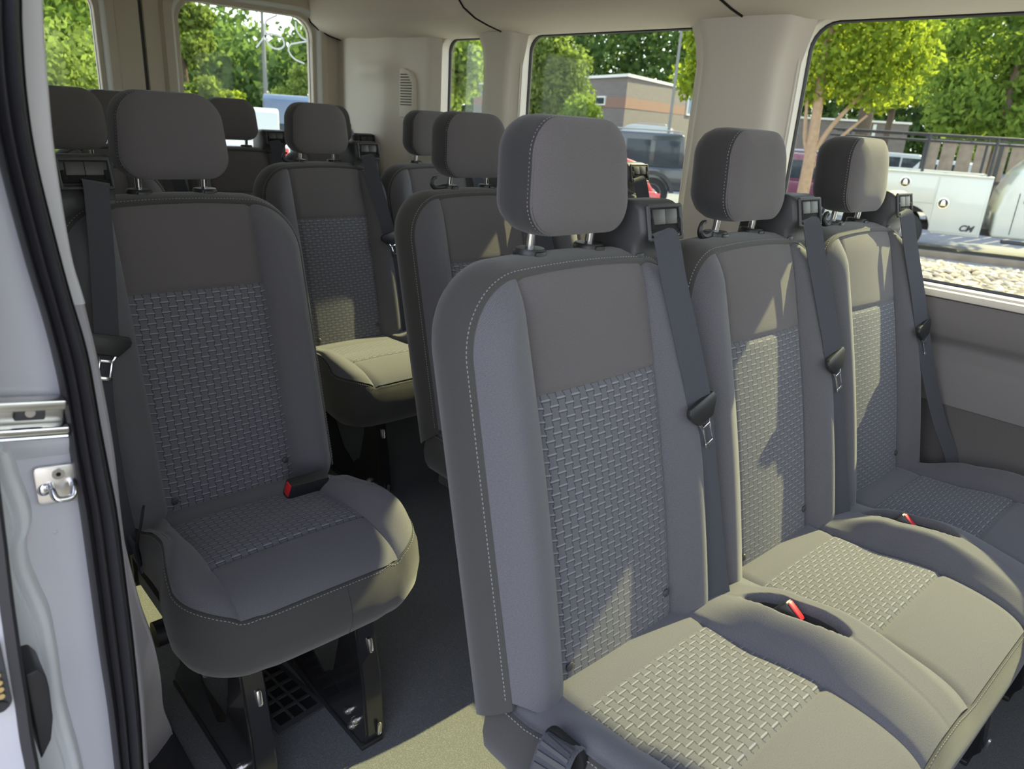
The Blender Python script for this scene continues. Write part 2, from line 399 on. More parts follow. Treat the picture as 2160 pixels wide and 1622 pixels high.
# ------------------------------------------------------------------ seats
HW, ZB, SEAM = 0.228, 0.375, 0.131       # half width and foot of a backrest, panel seam
ZC, ZR = 1.002, 0.105                    # top and corner radius of the front cover
PZ = 0.842                               # top of the woven panel
DEP = 0.104                              # backrest depth
def yF(z): return -0.087+(z-0.983)*0.25
def ztop(x):
    a = abs(x)-(HW-ZR)
    return ZC-ZR+math.sqrt(max(0, ZR*ZR-a*a)) if a > 0 else ZC+0.004*(1-(x/(HW-ZR))**2)
def back_front(x, z, seams=()):
    a = abs(x); d = -0.010*math.sin(PI*min(1, max(0, (z-ZB)/0.62)))
    if a < SEAM: d += 0.010-0.005*math.cos(PI*x/(2*SEAM))
    else:
        t = min(1, (a-SEAM)/(HW-SEAM)); d += 0.010-0.033*math.sin(PI*min(1, t**0.8)*0.75)
    if a > HW-ZR and z > ZC-ZR: dist = ZR-math.hypot(a-HW+ZR, z-ZC+ZR)
    else: dist = min(HW-a, ztop(x)-z)
    g = (1-min(1, max(0, dist)/0.045))**2.2
    d = lerp(d, 0.016, g)
    for kind, s_ in seams:
        q = abs(a-s_) if kind == 'x' else abs(z-s_)
        d += 0.0045*math.exp(-(q/0.0045)**2)*(1 if kind == 'x' else 1-math.exp(-((SEAM-a)/0.006)**2))
    return yF(z)+d
SEAMS = (('x', SEAM),)
def patch(xs, zlo, zhi, seams, nz, fn=back_front):
    rows, uv = [], []
    for k in range(nz+1):
        v = k/nz; v = 0.5-0.5*math.cos(PI*v) if nz > 12 else v
        rr, uu = [], []
        for x in xs:
            a = zlo(x) if callable(zlo) else zlo; b = zhi(x) if callable(zhi) else zhi
            z = lerp(a, b, v); rr.append((x, fn(x, z, seams), z)); uu.append((x, z*1.03))
        rows.append(rr); uv.append(uu)
    return rows, uv
def outline_back(n=12):
    pts = [(-HW, ZB+(ZC-ZR-ZB)*k/14) for k in range(14)]
    for k in range(n+1):
        a = PI-PI/2*k/n; pts.append((-(HW-ZR)+ZR*math.cos(a), ZC-ZR+ZR*math.sin(a)))
    for k in range(1, 8): x = lerp(-(HW-ZR), HW-ZR, k/8); pts.append((x, ztop(x)))
    for k in range(n+1):
        a = PI/2-PI/2*k/n; pts.append((HW-ZR+ZR*math.cos(a), ZC-ZR+ZR*math.sin(a)))
    pts += [(HW, ZC-ZR-(ZC-ZR-ZB)*k/14) for k in range(1, 15)]
    return pts
def normals2(pts, closed=False):
    out = []; n = len(pts)
    for i in range(n):
        a = pts[i-1] if (i or closed) else pts[0]; b = pts[(i+1) % n] if (i < n-1 or closed) else pts[-1]
        t = Vector((b[0]-a[0], b[1]-a[1])).normalized(); out.append((-t.y, t.x))
    return out
def arclen(pts):
    L = [0]
    for a, b in zip(pts, pts[1:]): L.append(L[-1]+math.hypot(b[0]-a[0], b[1]-a[1]))
    return L
cache = {}
def part(name, key, fn, mat, parent, loc=(0, 0, 0), angle=40, label=None):
    if key not in cache: cache[key] = finish(fn().mesh(key), mat, True, angle)
    return place(name, cache[key], parent, loc, label)

def hem(z, dy): return z+0.066*max(0, 1-dy/DEP)*max(0, 1-(z-ZB)/0.14)
def m_shell():
    b = MB(); o = outline_back(); nn = normals2(o); L = arclen(o)
    prof = [(0.016, -0.012), (0.010, -0.002), (0.014, 0.002), (0.028, 0.007), (0.045, 0.011), (0.065, 0.011), (0.085, 0.007), (0.098, -0.003), (DEP, -0.016)]
    rows, uv = [], []; al = 0
    for j, (dy, off) in enumerate(prof):
        if j: al += math.hypot(dy-prof[j-1][0], off-prof[j-1][1])
        rows.append([(x+n_[0]*off, yF(hem(z, dy))+dy, hem(z, dy)+n_[1]*off) for (x, z), n_ in zip(o, nn)]); uv.append([(l, al) for l in L])
    b.grid(rows, uv)
    xs = [-(HW-.014)*math.cos(PI*k/20) for k in range(21)]
    def bk(x, z, s_): return yF(z)+DEP+0.004*math.cos(PI*x/(2*HW))
    r_, u_ = patch(xs, ZB, lambda x: ztop(x)-0.012, (), 10, bk); b.grid(r_, u_, flip=True)
    return b
def m_bolster(sg):
    xs = sorted(sg*(SEAM+(HW-SEAM)*math.sin(PI/2*k/20)) for k in range(21))
    r_, u_ = patch(xs, lambda x: 0.40+0.045*sstep(SEAM, HW, abs(x)), ztop, SEAMS, 34); return MB().grid(r_, u_)
def m_headpanel():
    xs = np.linspace(-SEAM, SEAM, 26); r_, u_ = patch(xs, PZ, ztop, SEAMS+(('z', PZ),), 18); return MB().grid(r_, u_)
def m_woven():
    xs = np.linspace(-SEAM, SEAM, 26); r_, u_ = patch(xs, ZB, PZ, SEAMS+(('z', PZ),), 30); return MB().grid(r_, u_)
def stitches(b, pts, nrm, step=0.0062, ln=0.0034, w_=0.0013):
    pts = [Vector(p) for p in pts]; acc = 0; nxt = 0
    for i in range(len(pts)-1):
        a, c = pts[i], pts[i+1]; l = (c-a).length
        if l < 1e-7: continue
        t = (c-a)/l; n_ = Vector(nrm[i]).normalized(); s_ = t.cross(n_).normalized()
        while nxt < acc+l:
            p = a+t*(nxt-acc); q = [p-s_*w_/2, p+s_*w_/2, p+t*ln+s_*w_/2, p+t*ln-s_*w_/2]
            b.add([x+n_*0.0004 for x in q]+[p+t*ln/2+n_*0.0011], [(0, 1, 4), (1, 2, 4), (2, 3, 4), (3, 0, 4)]); nxt += step
        acc += l
    return b
def m_backstitch():
    b = MB(); o = outline_back(16); nn = normals2(o)
    pts = [(x+n_[0]*0.0035, yF(z)+0.016, z+n_[1]*0.0035) for (x, z), n_ in zip(o, nn) if z > 0.445]
    nn = [n_ for (x, z), n_ in zip(o, nn) if z > 0.445]
    return stitches(b, pts, [(n_[0]*.75, -.66, n_[1]*.75) for n_ in nn])

# headrest
HH, HZ0, HZ1 = 0.1005, 1.046, 1.197
def hr_y(z): return -0.056+(z-1.12)*0.10
def hr_out(n=8):
    pts = rrect(-HH, HZ0, HH, HZ1, 0.046, n)
    return [(x*(1.045-0.12*(z-HZ0)/(HZ1-HZ0)), z+0.004*math.cos(PI*x/(2*HH))*(1 if z > 1.12 else -0.4)) for x, z in pts][::-1]
def m_hrband():
    b = MB(); o = hr_out(); nn = normals2(o, True); o2 = o+[o[0]]; n2 = nn+[nn[0]]; L = arclen(o2)
    prof = [(0.014, -0.010), (0.006, -0.0025), (0.010, 0.0005), (0.022, 0.002), (0.045, 0.003), (0.066, 0.001), (0.082, -0.006), (0.092, -0.016), (0.097, -0.034), (0.100, -0.06)]
    rows, uv = [], []; al = 0
    for j, (dy, off) in enumerate(prof):
        if j: al += math.hypot(dy-prof[j-1][0], off-prof[j-1][1])
        k_ = 1.0
        rows.append([((x+n_[0]*off) if off > -0.05 else x*0.45, hr_y(z)+dy, (z+n_[1]*off) if off > -0.05 else lerp(1.122, z, .4)) for (x, z), n_ in zip(o2, n2)]); uv.append([(l, al) for l in L])
    b.grid(rows, uv); m = len(o)
    r_ = rows[-1][:-1]; b.add(r_, [tuple(range(len(r_)))], [(p[0], p[2]) for p in r_])
    return b
def m_hrface():
    o = hr_out(12); o = o+[o[0]]; rows, uv = [], []
    for k in range(17):
        r = math.sin(PI/2*k/16); rr, uu = [], []
        for x, z in o:
            X, Z = x*r, 1.122+(z-1.122)*r; rr.append((X, hr_y(Z)+0.008-0.012*(1-r**6)-0.004*(1-r*r), Z)); uu.append((X, Z))
        rows.append(rr); uv.append(uu)
    return MB().grid(rows, uv, flip=True)
def m_hrstitch():
    b = MB(); o = hr_out(12); nn = normals2(o, True); o = o+[o[0]]; nn = nn+[nn[0]]
    return stitches(b, [(x+n_[0]*0.0002, hr_y(z)+0.0125, z+n_[1]*0.0002) for (x, z), n_ in zip(o, nn)], [(n_[0], -.35, n_[1]) for n_ in nn], 0.0056, 0.003)
def m_post(x): return MB().cyl((x, -0.014, 0.992), (x, -0.02, 1.075), 0.0066, 14)
def m_collar(x):
    b = MB(); b.tube([(x, -0.016, 1.006), (x, -0.016, 1.010), (x, -0.0165, 1.020), (x, -0.0165, 1.0235), (x, -0.0165, 1.0245)], [0.021, 0.0235, 0.0235, 0.021, 0.008], 22)
    return b.box((x, -0.037, 1.015), (0.020, 0.010, 0.012), 0.003)
def m_hook():
    p = smoothpath([(-0.064, -0.018, 1.018), (-0.088, -0.02, 1.017), (-0.112, -0.024, 1.017), (-0.126, -0.026, 1.026), (-0.123, -0.026, 1.040), (-0.112, -0.025, 1.043)], 5)
    return MB().tube(p, [lerp(0.0085, 0.0032, i/(len(p)-1)) for i in range(len(p))], 8)

# shoulder belt guide on the corner of the backrest (side +1 or -1)
def m_tower(sd):
    b = MB(); x0, x1 = (0.116, 0.216) if sd > 0 else (-0.216, -0.116)
    prof = [(-0.052, 0.955), (-0.066, 0.995), (-0.064, 1.022), (-0.079, 1.040), (-0.069, 1.080), (-0.052, 1.089), (0.0, 1.086), (0.042, 1.060), (0.052, 0.96)]
    return b.prism(prof, x0, x1, 'x', 0.011, seg=3)
def tower_plane(u, v):   # face of the guide: u across, v up 0..1
    return (-0.0805+0.0105*v, 1.0385+0.042*v)
def m_slot(sd):
    cx = 0.166*sd; b = MB()
    y, z = tower_plane(0, .22); b.box((cx, y+0.002, z), (0.076, 0.008, 0.014), 0.003, Matrix.Rotation(-0.25, 3, 'X'))
    for k in (-1, 1): b.box((cx+0.034*k, y+0.001, z+0.007), (0.009, 0.008, 0.018), 0.003, Matrix.Rotation(-0.25, 3, 'X'))
    return b
def m_tiles(sd):
    cx = 0.166*sd; b = MB(); y, z = tower_plane(0, .64)
    for k in (-1, 1): b.box((cx+0.0152*k, y-0.0005, z), (0.0305, 0.006, 0.024), 0.002, Matrix.Rotation(-0.25, 3, 'X'))
    return b
def m_bezel(sd):
    cx = 0.166*sd; ring = [(p[0]+cx, *tower_plane(0, p[1])) for p in rrect(-0.041, -0.12, 0.041, 1.03, 0.0001, 1)]
    return MB().tube([(x, y-0.0015, z) for x, y, z in ring], 0.0032, 8, closed=True)
def m_latchbtn(sd): return MB().box((0.128*sd, -0.0655, 1.004), (0.016, 0.006, 0.013), 0.0025)

# belt: webbing from the guide down over the bolster to the floor anchor
BT = [(0.152, -0.074, 1.046), (0.155, -0.088, 1.034), (0.162, -0.108, 0.97), (0.176, -0.142, 0.87), (0.188, -0.168, 0.785), (0.203, -0.196, 0.65), (0.217, -0.230, 0.50), (0.222, -0.248, 0.43), (0.223, -0.246, 0.385)]
def m_belt_out():
    q = BT[:5]+[(0.208, -0.200, 0.68), (0.236, -0.248, 0.55), (0.257, -0.292, 0.46), (0.260, -0.298, 0.42)]
    return MB().ribbon(smoothpath([(x, y-0.004, z) for x, y, z in q], 5), (1, -0.36, 0), 0.046, 0.0018)
def m_belt(sd):
    p = smoothpath([(x*sd, y-0.004, z) for x, y, z in BT], 5); return MB().ribbon(p, (1, -0.36*sd, 0), 0.046, 0.0018)
def m_tongue(sd):
    b = MB(); x, y, z = 0.188*sd, -0.176, 0.778
    poly = [(-0.033, 0.013), (-0.038, 0.004), (-0.036, -0.004), (-0.019, -0.024), (0.019, -0.024), (0.036, -0.004), (0.038, 0.004), (0.033, 0.013)]
    R = Matrix.Rotation(-0.22, 3, 'X') @ Matrix.Rotation(-0.28*sd, 3, 'Y')
    bb = MB().prism(poly, -0.0045, 0.0045, 'y', 0.0016); b.add([R @ Vector(v)+Vector((x, y-.003, z)) for v in bb.v], bb.f)
    return b
def m_metal(sd):
    b = MB(); x, y, z = 0.188*sd, -0.176, 0.778; R = Matrix.Rotation(-0.22, 3, 'X') @ Matrix.Rotation(-0.28*sd, 3, 'Y')
    def bar(p, q, r):
        bb = MB(); p, q = Vector((p[0], 0, p[1])), Vector((q[0], 0, q[1])); c = (p+q)/2; d_ = q-p
        bb.box((0, 0, 0), (d_.length+r, 0.0026, r), 0.0008); A = Matrix.Rotation(-math.atan2(d_.z, d_.x), 3, 'Y')
        b.add([R @ (A @ Vector(v)+c)+Vector((x, y-.003, z)) for v in bb.v], bb.f)
    bar((-0.016, -0.022), (-0.011, -0.034), 0.005); bar((0.016, -0.022), (0.011, -0.034), 0.005); bar((-0.010, -0.034), (-0.010, -0.064), 0.0045); bar((0.010, -0.034), (0.010, -0.064), 0.0045)
    bar((-0.010, -0.065), (0.010, -0.065), 0.007); bar((-0.011, -0.034), (0.011, -0.034), 0.005)
    return b
def m_button(x, z): return MB().sphere((x, back_front(x, z)-0.001, z), 0.0075, 12, (1, .5, 1))

def seat_unit(root, cx, sd, hook=False, belt=True, out=False):
    L = (cx, 0, 0)
    sh = part('backrest', 'backrest_shell', m_shell, M['side'], root, L, 60)
    for sg in (-1, 1): part('bolster_cover', 'back_bolster%d' % sg, lambda: m_bolster(sg), M['light'], sh, angle=180)
    part('head_panel', 'back_head_panel', m_headpanel, M['panel'], sh, angle=180)
    part('woven_panel', 'back_woven_panel', m_woven, M['weave'], sh, angle=180, label='woven grey back panel with pale dashes')
    part('stitching', 'back_stitching', m_backstitch, M['stitch'], sh, angle=0)
    for x, z in ((-0.116, 0.452), (0.116, 0.475)): part('snap_button', 'snap_button%g' % x, lambda: m_button(x, z), M['char'], sh)
    for x in (-0.0625, 0.0625):
        c_ = part('post_collar', 'post_collar%g' % x, lambda: m_collar(x), M['black'], sh)
    if hook: part('hook', 'collar_hook', m_hook, M['black'], sh)
    hr = part('headrest', 'headrest_cover', m_hrband, M['dark'], root, L, 60)
    part('headrest_face', 'headrest_face', m_hrface, M['panel'], hr, angle=180)
    part('headrest_stitching', 'headrest_stitching', m_hrstitch, M['stitch'], hr, angle=0)
    for x in (-0.0625, 0.0625): part('headrest_post', 'headrest_post%g' % x, lambda: m_post(x), M['chrome'], hr, label='chrome headrest post')
    tw = part('belt_guide', 'belt_guide%d' % sd, lambda: m_tower(sd), M['char'], root, L, 50)
    part('guide_slot', 'guide_slot%d' % sd, lambda: m_slot(sd), M['hole'], tw)
    part('guide_cover', 'guide_cover%d' % sd, lambda: m_tiles(sd), M['tile'], tw)
    part('guide_bezel', 'guide_bezel%d' % sd, lambda: m_bezel(sd), M['char'], tw)
    part('guide_button', 'guide_button%d' % sd, lambda: m_latchbtn(sd), M['char'], tw)
    if belt:
        be = part('seat_belt', 'seat_belt%d%d' % (sd, out), m_belt_out if out else (lambda: m_belt(sd)), M['web'], root, L, 30)
        if out: part('belt_anchor', 'belt_anchor', lambda: MB().box((0.260, -0.298, 0.405), (0.056, 0.03, 0.045), 0.006), M['black'], be)
        part('tongue', 'belt_tongue%d' % sd, lambda: m_tongue(sd), M['black'], be)
        part('tongue_plate', 'tongue_plate%d' % sd, lambda: m_metal(sd), M['chrome'], be, label='chrome buckle plate')

# cushion over n places: plan outline rounded at the outer front corners, ridges between places
PITCH = 0.469
CY0, CY1, CR = -0.612, -0.170, 0.10
WP = 0.148                              # half width of the woven seat panel
def make_cushion(root, cxs, buckle_side=None):
    n = len(cxs); one = n == 1; mid = (cxs[0]+cxs[-1])/2+(0.004 if one else 0); hw = (cxs[-1]-cxs[0])/2+(0.222 if one else 0.232)
    CY0 = -0.596 if one else -0.612; zbot = 0.292 if one else 0.278
    def yfront(x):
        a = abs(x-mid)-(hw-CR)
        base = CY0+0.006*math.cos(PI*(x-mid)/(2*hw))*-1
        return base if a <= 0 else CY0+CR-math.sqrt(max(0, CR*CR-a*a))
    def near(x): return min(cxs, key=lambda c: abs(c-x))
    def hgt(x, y):
        c = near(x); a = abs(x-c); end = (abs(c-mid) > (n-1)*PITCH/2-.01) and ((x-mid)*(c-mid) >= 0 if n > 1 else True)
        z = 0.440+0.016*math.sin(PI*min(1, (y-CY0)/0.25)*.9)-0.008*sstep(-0.45, -0.22, y)
        if a < WP: z += -0.004+0.004*math.cos(PI*a/(2*WP))
        else:
            t = (a-WP)/(PITCH/2-WP); up = 0.042*(math.sin(PI*min(1, t)*.62) if end else sstep(-0.08, 0.55, t))
            up *= (0.35+0.65*sstep(CY0, CY0+0.20, y)); z += up*(1-0.8*sstep(-0.35, -0.235, y))
        q = y-yfront(x); z -= 0.020*math.exp(-max(0, q)/0.022)
        if end:
            e_ = hw-abs(x-mid); z -= 0.016*math.exp(-max(0, e_-narrow(y))/0.020)
        z -= 0.005*math.exp(-((a-WP)/0.005)**2)
        if a < WP+.004: z -= 0.005*(math.exp(-((y+0.472)/0.005)**2)+math.exp(-((y+0.268)/0.005)**2))
        if not end or n > 1:
            for i in range(n-1):
                bx = (cxs[i]+cxs[i+1])/2; r_ = ((x-bx)/0.021)**2+((y+0.375)/0.080)**2
                if r_ < 1.45: z -= 0.055*(1-sstep(0.35, 1.4, r_))
        return z
    def narrow(y): return (0.026 if one else 0.008)*sstep(-0.50, -0.36, y)
    def sx_(x, y):   # outer sides step in towards the back
        e_ = hw-abs(x-mid)
        if e_ < 0.09: x -= math.copysign(narrow(y)*(1-e_/0.09), x-mid)
        return x
    def cpatch(xs, ylo, yhi, ny):
        rows, uv = [], []
        for k in range(ny+1):
            rr, uu = [], []
            for x in xs:
                a = ylo(x) if callable(ylo) else ylo; y = lerp(a, yhi, k/ny)
                X = sx_(x, y); rr.append((X, y, hgt(x, y))); uu.append((x, y))
            rows.append(rr); uv.append(uu)
        return rows, uv
    cu = MB(); o = []
    xs = list(np.linspace(mid-hw, mid-hw+CR, 14))
    ys_l = np.linspace(CY1, CY0+CR, 16)
    o = [(mid-hw, y) for y in ys_l]
    for k in range(1, 15):
        a = PI+PI/2*k/14; o.append((mid-hw+CR+CR*math.cos(a), CY0+CR+CR*math.sin(a)))
    for k in range(1, 10*n): x = lerp(mid-hw+CR, mid+hw-CR, k/(10*n)); o.append((x, yfront(x)))
    for k in range(15):
        a = 1.5*PI+PI/2*k/14; o.append((mid+hw-CR+CR*math.cos(a), CY0+CR+CR*math.sin(a)))
    o += [(mid+hw, y) for y in ys_l[::-1][1:]]
    edge = [(sx_(x, y), y, hgt(x, y)) for x, y in o]; nn = [(-a, -b) for a, b in normals2([(p[0], p[1]) for p in edge])]; L = arclen([(p[0], p[1]) for p in edge])
    rows, uv = [], []
    for f_, off in ((0, -0.012), (0.015, -0.001), (0.05, 0.003), (0.2, 0.011), (0.45, 0.015), (0.7, 0.010), (0.9, -0.004), (1.0, -0.022)):
        rows.append([(x+n_[0]*off, y+n_[1]*off, lerp(z-.002, zbot+0.03*sstep(-0.5, -0.3, y), f_)) for (x, y, z), n_ in zip(edge, nn)]); uv.append([(l, f_*0.16) for l in L])
    cu.grid(rows, uv, flip=True)
    cu.box((mid, (CY0+CY1)/2+0.02, 0.30), (2*hw-0.05, CY1-CY0-0.09, 0.03))
    c = cu.build('cushion', M['side'], root, angle=60)
    lt = MB(); wvs = []
    seams = []
    for i, cx in enumerate(cxs):
        xs = list(np.linspace(cx-WP, cx+WP, 25))
        ylist = sorted(set(list(np.linspace(-0.472, -0.272, 21))))
        P, U = cpatch(xs, -0.472, -0.272, 48); wvs.append(MB().grid(P, U))
        P, U = cpatch(xs, yfront, -0.472, 20); lt.grid(P, U)
        P, U = cpatch(xs, -0.272, CY1, 8); lt.grid(P, U)
        if i == 0:
            P, U = cpatch([mid-hw+(cx-WP-mid+hw)*(1-math.cos(PI/2*k/18)) for k in range(19)], yfront, CY1, 44); lt.grid(P, U)
        if i == n-1:
            P, U = cpatch([cx+WP+(mid+hw-cx-WP)*math.sin(PI/2*k/18) for k in range(19)], yfront, CY1, 44); lt.grid(P, U)
        else:
            P, U = cpatch(list(np.linspace(cx+WP, cxs[i+1]-WP, 51)), yfront, CY1, 110); lt.grid(P, U)
    lt.build('seat_cover', M['light'], c, angle=180)
    for wv in wvs: wv.build('woven_seat_panel', M['weave'], c, angle=180, label='woven grey seat panel with pale dashes')
    stitches(MB(), [(x+n_[0]*0.003, y+n_[1]*0.003, z-0.006) for (x, y, z), n_ in zip(edge, nn)], [(n_[0], n_[1], .5) for n_ in nn]).build('stitching', M['stitch'], c, angle=0)
    x = mid+0.03
    pt = [(x+0.008*t, yfront(x)-float(np.interp(t, [0, .05, .2, .45, .7, .9, 1], [0, .003, .011, .015, .010, -.004, -.022])), lerp(hgt(x, yfront(x))-.002, zbot, t)) for t in np.linspace(0.03, 0.97, 16)]
    if n == 1: MB().tube(pt, 0.0011, 5).build('skirt_seam', M['dark'], c)
    # buckles stand in the hollows between places
    for i in range(n-1):
        bx = (cxs[i]+cxs[i+1])/2
        P = []
        for k in range(17):
            r_ = []
            for j in range(9):
                rr = j/8; a = 2*PI*k/16; X, Y = bx+0.021*rr*math.cos(a), -0.375+0.080*rr*math.sin(a); r_.append((X, Y, hgt(X, Y)+0.0015))
            P.append(r_)
        MB().grid(P).build('buckle_well', M['dark'], c, angle=180)
        R = Matrix.Rotation(0.62, 3, 'X') @ Matrix.Rotation(0.1, 3, 'Y'); cz = hgt(bx+0.08, -0.36)
        b = MB().box((bx-0.002, -0.352, cz+0.002), (0.021, 0.040, 0.082), 0.004, R).build('buckle', M['black'], root)
        MB().box(Vector((bx-0.002, -0.352, cz+0.002))+R @ Vector((0, 0, 0.0400)), (0.014, 0.033, 0.006), 0.002, R).build('buckle_button', M['red'], b)
    if n == 1:
        s_ = buckle_side; R = Matrix.Rotation(0.10*s_, 3, 'Y') @ Matrix.Rotation(0.35, 3, 'X') @ Matrix.Rotation(0.08, 3, 'Z')
        p0 = Vector((cxs[0]+0.118*s_, -0.30, 0.452))
        b = MB().box(p0, (0.090, 0.028, 0.044), 0.006, R).build('buckle', M['black'], root)
        MB().box(p0+R @ Vector((-0.0435*s_, -0.001, 0.004)), (0.006, 0.017, 0.030), 0.002, R).build('buckle_button', M['red'], b)
        pp = smoothpath([p0+Vector((0.038*s_, 0, -0.004)), p0+Vector((0.06*s_, 0.01, -0.008)), p0+Vector((0.088*s_, 0.03, -0.04)), p0+Vector((0.095*s_, 0.045, -0.08))], 5)
        MB().ribbon(pp, (0, 1, 0.3), 0.022, 0.004).build('buckle_stalk', M['steel'], b)
    return c

def make_leg(root, x):
    """pressed steel leg: front post with slots, arched side plate, rear foot"""
    t = 0.0035; hw = 0.021
    side = [(-0.575, 0.0), (-0.598, 0.045), (-0.585, 0.16), (-0.556, 0.29), (-0.515, 0.295), (-0.50, 0.21), (-0.475, 0.12), (-0.43, 0.085), (-0.37, 0.12), (-0.315, 0.20), (-0.275, 0.295), (-0.195, 0.295), (-0.205, 0.20), (-0.235, 0.09), (-0.19, 0.03), (-0.185, 0.0)]
    b = MB()
    # side plate split in convex pieces
    for poly in ([side[0], side[1], side[2], side[3], side[4], side[5], side[6]], [side[0], side[6], side[7], (-0.42, 0.0)], [(-0.42, 0.0), side[7], side[8], side[9], side[12], side[13], side[14], side[15]], [side[9], side[10], side[11], side[12]]):
        b.prism(poly, x-hw, x-hw+t, 'x')
    lg = b.build('leg', M['legm'], root, angle=30)
    f = MB(); fr = side[0:4]
    P = [[(x-hw+t*.5, y, z), (x-hw+0.004, y-0.005, z), (x+hw-0.004, y-0.005, z), (x+hw, y, z), (x+hw, y+0.024, z)] for y, z in [(-0.575, 0.002), (-0.598, 0.045), (-0.592, 0.10), (-0.585, 0.16), (-0.568, 0.24), (-0.556, 0.285)]]
    f.grid(P, flip=True); f.build('leg_front', M['legm'], lg, angle=25)
    for y, z, a in ((-0.572, 0.235, 0.2), (-0.603, 0.055, -0.1)):
        MB().box((x+0.004, y-0.0045, z), (0.009, 0.004, 0.030), 0.004, Matrix.Rotation(-a, 3, 'X')).build('leg_slot', M['steel'], lg)
    for y, z in ((-0.56, 0.055), (-0.535, 0.062), (-0.55, 0.035)):
        MB().tube([(x-hw, y, z), (x-hw-0.006, y, z), (x-hw-0.0062, y, z), (x-hw-0.010, y, z)], [0.0085, 0.0075, 0.005, 0.0045], 12).build('leg_bolt', M['steel'], lg)
    MB().box((x, -0.385, 0.006), (0.05, 0.41, 0.012), 0.003).build('floor_rail', M['black'], lg)
    return lg

GROUND = {}
def make_seat(name, label, cxs, loc, sd, group=None, hooks=(), buckle_side=1):
    r = empty(name, loc); tag(r, label, 'seat', group)
    for i, cx in enumerate(cxs): seat_unit(r, cx, sd, i in hooks, out=(len(cxs) in (2, 3) and i == len(cxs)-1))
    make_cushion(r, cxs, buckle_side)
    n = len(cxs)
    if n == 1: lx = [cxs[0]-0.125, cxs[0]+0.095]
    else: lx = [cxs[0]-0.10]+[(a+b)/2+0.05 for a, b in zip(cxs[1:-1], cxs[2:])]+[cxs[-1]+0.10]
    for x in lx: make_leg(r, x)
    MB().cyl((lx[0]-0.05, -0.24, 0.30), (lx[-1]+0.05, -0.24, 0.30), 0.016, 12).build('cross_tube', M['legm'], r)
    return r

Y2, Y3, Y4, Y5 = 0.771, 1.573, 2.391, 3.152
SX = 0.516
seat_b2 = make_seat('bench_seat', 'three place grey bench seat nearest the open door, sun on its cushions', [0.793, 1.262, 1.731], (0, Y2, 0), 1, hooks=(1, 2))
seat_b3 = make_seat('bench_seat', 'two place grey bench seat directly behind the nearest three place bench', [1.267, 1.736], (0, Y3, 0), 1, hooks=(0,))
seat_s3 = make_seat('single_seat', 'single grey seat beside the open door with a red buckle on its cushion', [0], (SX, Y3, 0), -1, 'single seats along the door side', buckle_side=1)
seat_b4 = copy_tree(seat_b3); seat_b4.location = (0, Y4, 0); seat_b4['label'] = 'two place grey bench seat in the fourth row, patch of sun on its back'
seat_s4 = copy_tree(seat_s3); seat_s4.location = (SX, Y4, 0); seat_s4['label'] = 'single dark seat mostly hidden behind the door pillar, only its headrest and post showing'
seat_b5 = make_seat('bench_seat', 'four place dark bench seat in the last row before the rear doors', [0.409+k*0.44 for k in range(4)], (0, Y5, 0), 1)

# small things on the seats near the door
R3 = Matrix.Rotation
MB().cyl((-0.19, -0.245, 0.19), (-0.155, -0.245, 0.19), 0.026, 18).cyl((-0.155, -0.245, 0.19), (-0.14, -0.245, 0.19), 0.017, 12).build('recliner_knob', M['black'], seat_s3)
MB().ribbon(smoothpath([(-0.195, -0.30, 0.505), (-0.203, -0.30, 0.47), (-0.212, -0.295, 0.43), (-0.208, -0.29, 0.385)], 5), (0.5, 1, 0), 0.012, 0.004).build('pull_strap', M['black'], seat_s3)
MB().ribbon(smoothpath([(-0.225, -0.14, 0.66), (-0.222, -0.17, 0.56), (-0.214, -0.22, 0.46), (-0.208, -0.26, 0.40), (-0.206, -0.28, 0.36)], 5), (0.4, 1, 0), 0.02, 0.004).build('anchor_strap', M['web'], seat_s3)
# webbing loop on the outer side of the nearest bench
lp = smoothpath([(0.580, -0.318, 0.440), (0.562, -0.316, 0.466), (0.543, -0.316, 0.458), (0.527, -0.320, 0.415), (0.517, -0.325, 0.35), (0.512, -0.33, 0.24)], 6)
an = MB().ribbon(lp, (0.25, -1, 0.15), 0.050, 0.004).build('webbing_loop', M['web'], seat_b2, label='black webbing loop on the cushion side')
MB().prism(rrect(-0.034, -0.020, 0.034, 0.020, 0.018), -0.004, 0.006, 'x', 0.003).build('strap_slot', M['hole'], seat_b2, (0.563, -0.316, 0.452))
for k in range(5):
    MB().ribbon([Vector(p)+Vector((-0.002, 0, 0.002)) for p in lp[7+2*k:9+2*k]], (0.25, -1, 0.15), 0.042, 0.003).build('webbing_rib', M['char'], an)

# ------------------------------------------------------------------ rear edge of the sliding door opening
structure(MB().box((0.092, 0.815, 0.9), (0.115, 0.03, 2.2), 0.006).build('trim_12', M['white'], angle=50))
j = MB()
P = []
for z, d in ((0.884, 0.0), (0.876, 0.007), (0.868, 0.010), (0.860, 0.007), (0.848, 0.0)):
    P.append([(x, 0.80-d, z+(0.1-x)*0.12) for x in (0.04, 0.08, 0.11, 0.14)])
j.grid(P); structure(j.build('trim_13', M['white'], angle=180))
sealL = [(0.127, 1.279), (0.1222, 1.2369), (0.1184, 1.1858), (0.1199, 1.1322), (0.1269, 1.0493), (0.1342, 0.9858), (0.1384, 0.9277), (0.139, 0.8771), (0.139, 0.8245), (0.1397, 0.7798), (0.1387, 0.7044), (0.137, 0.5984), (0.1365, 0.5172), (0.1339, 0.4305), (0.1316, 0.3568), (0.13, 0.10), (0.13, -0.1)]
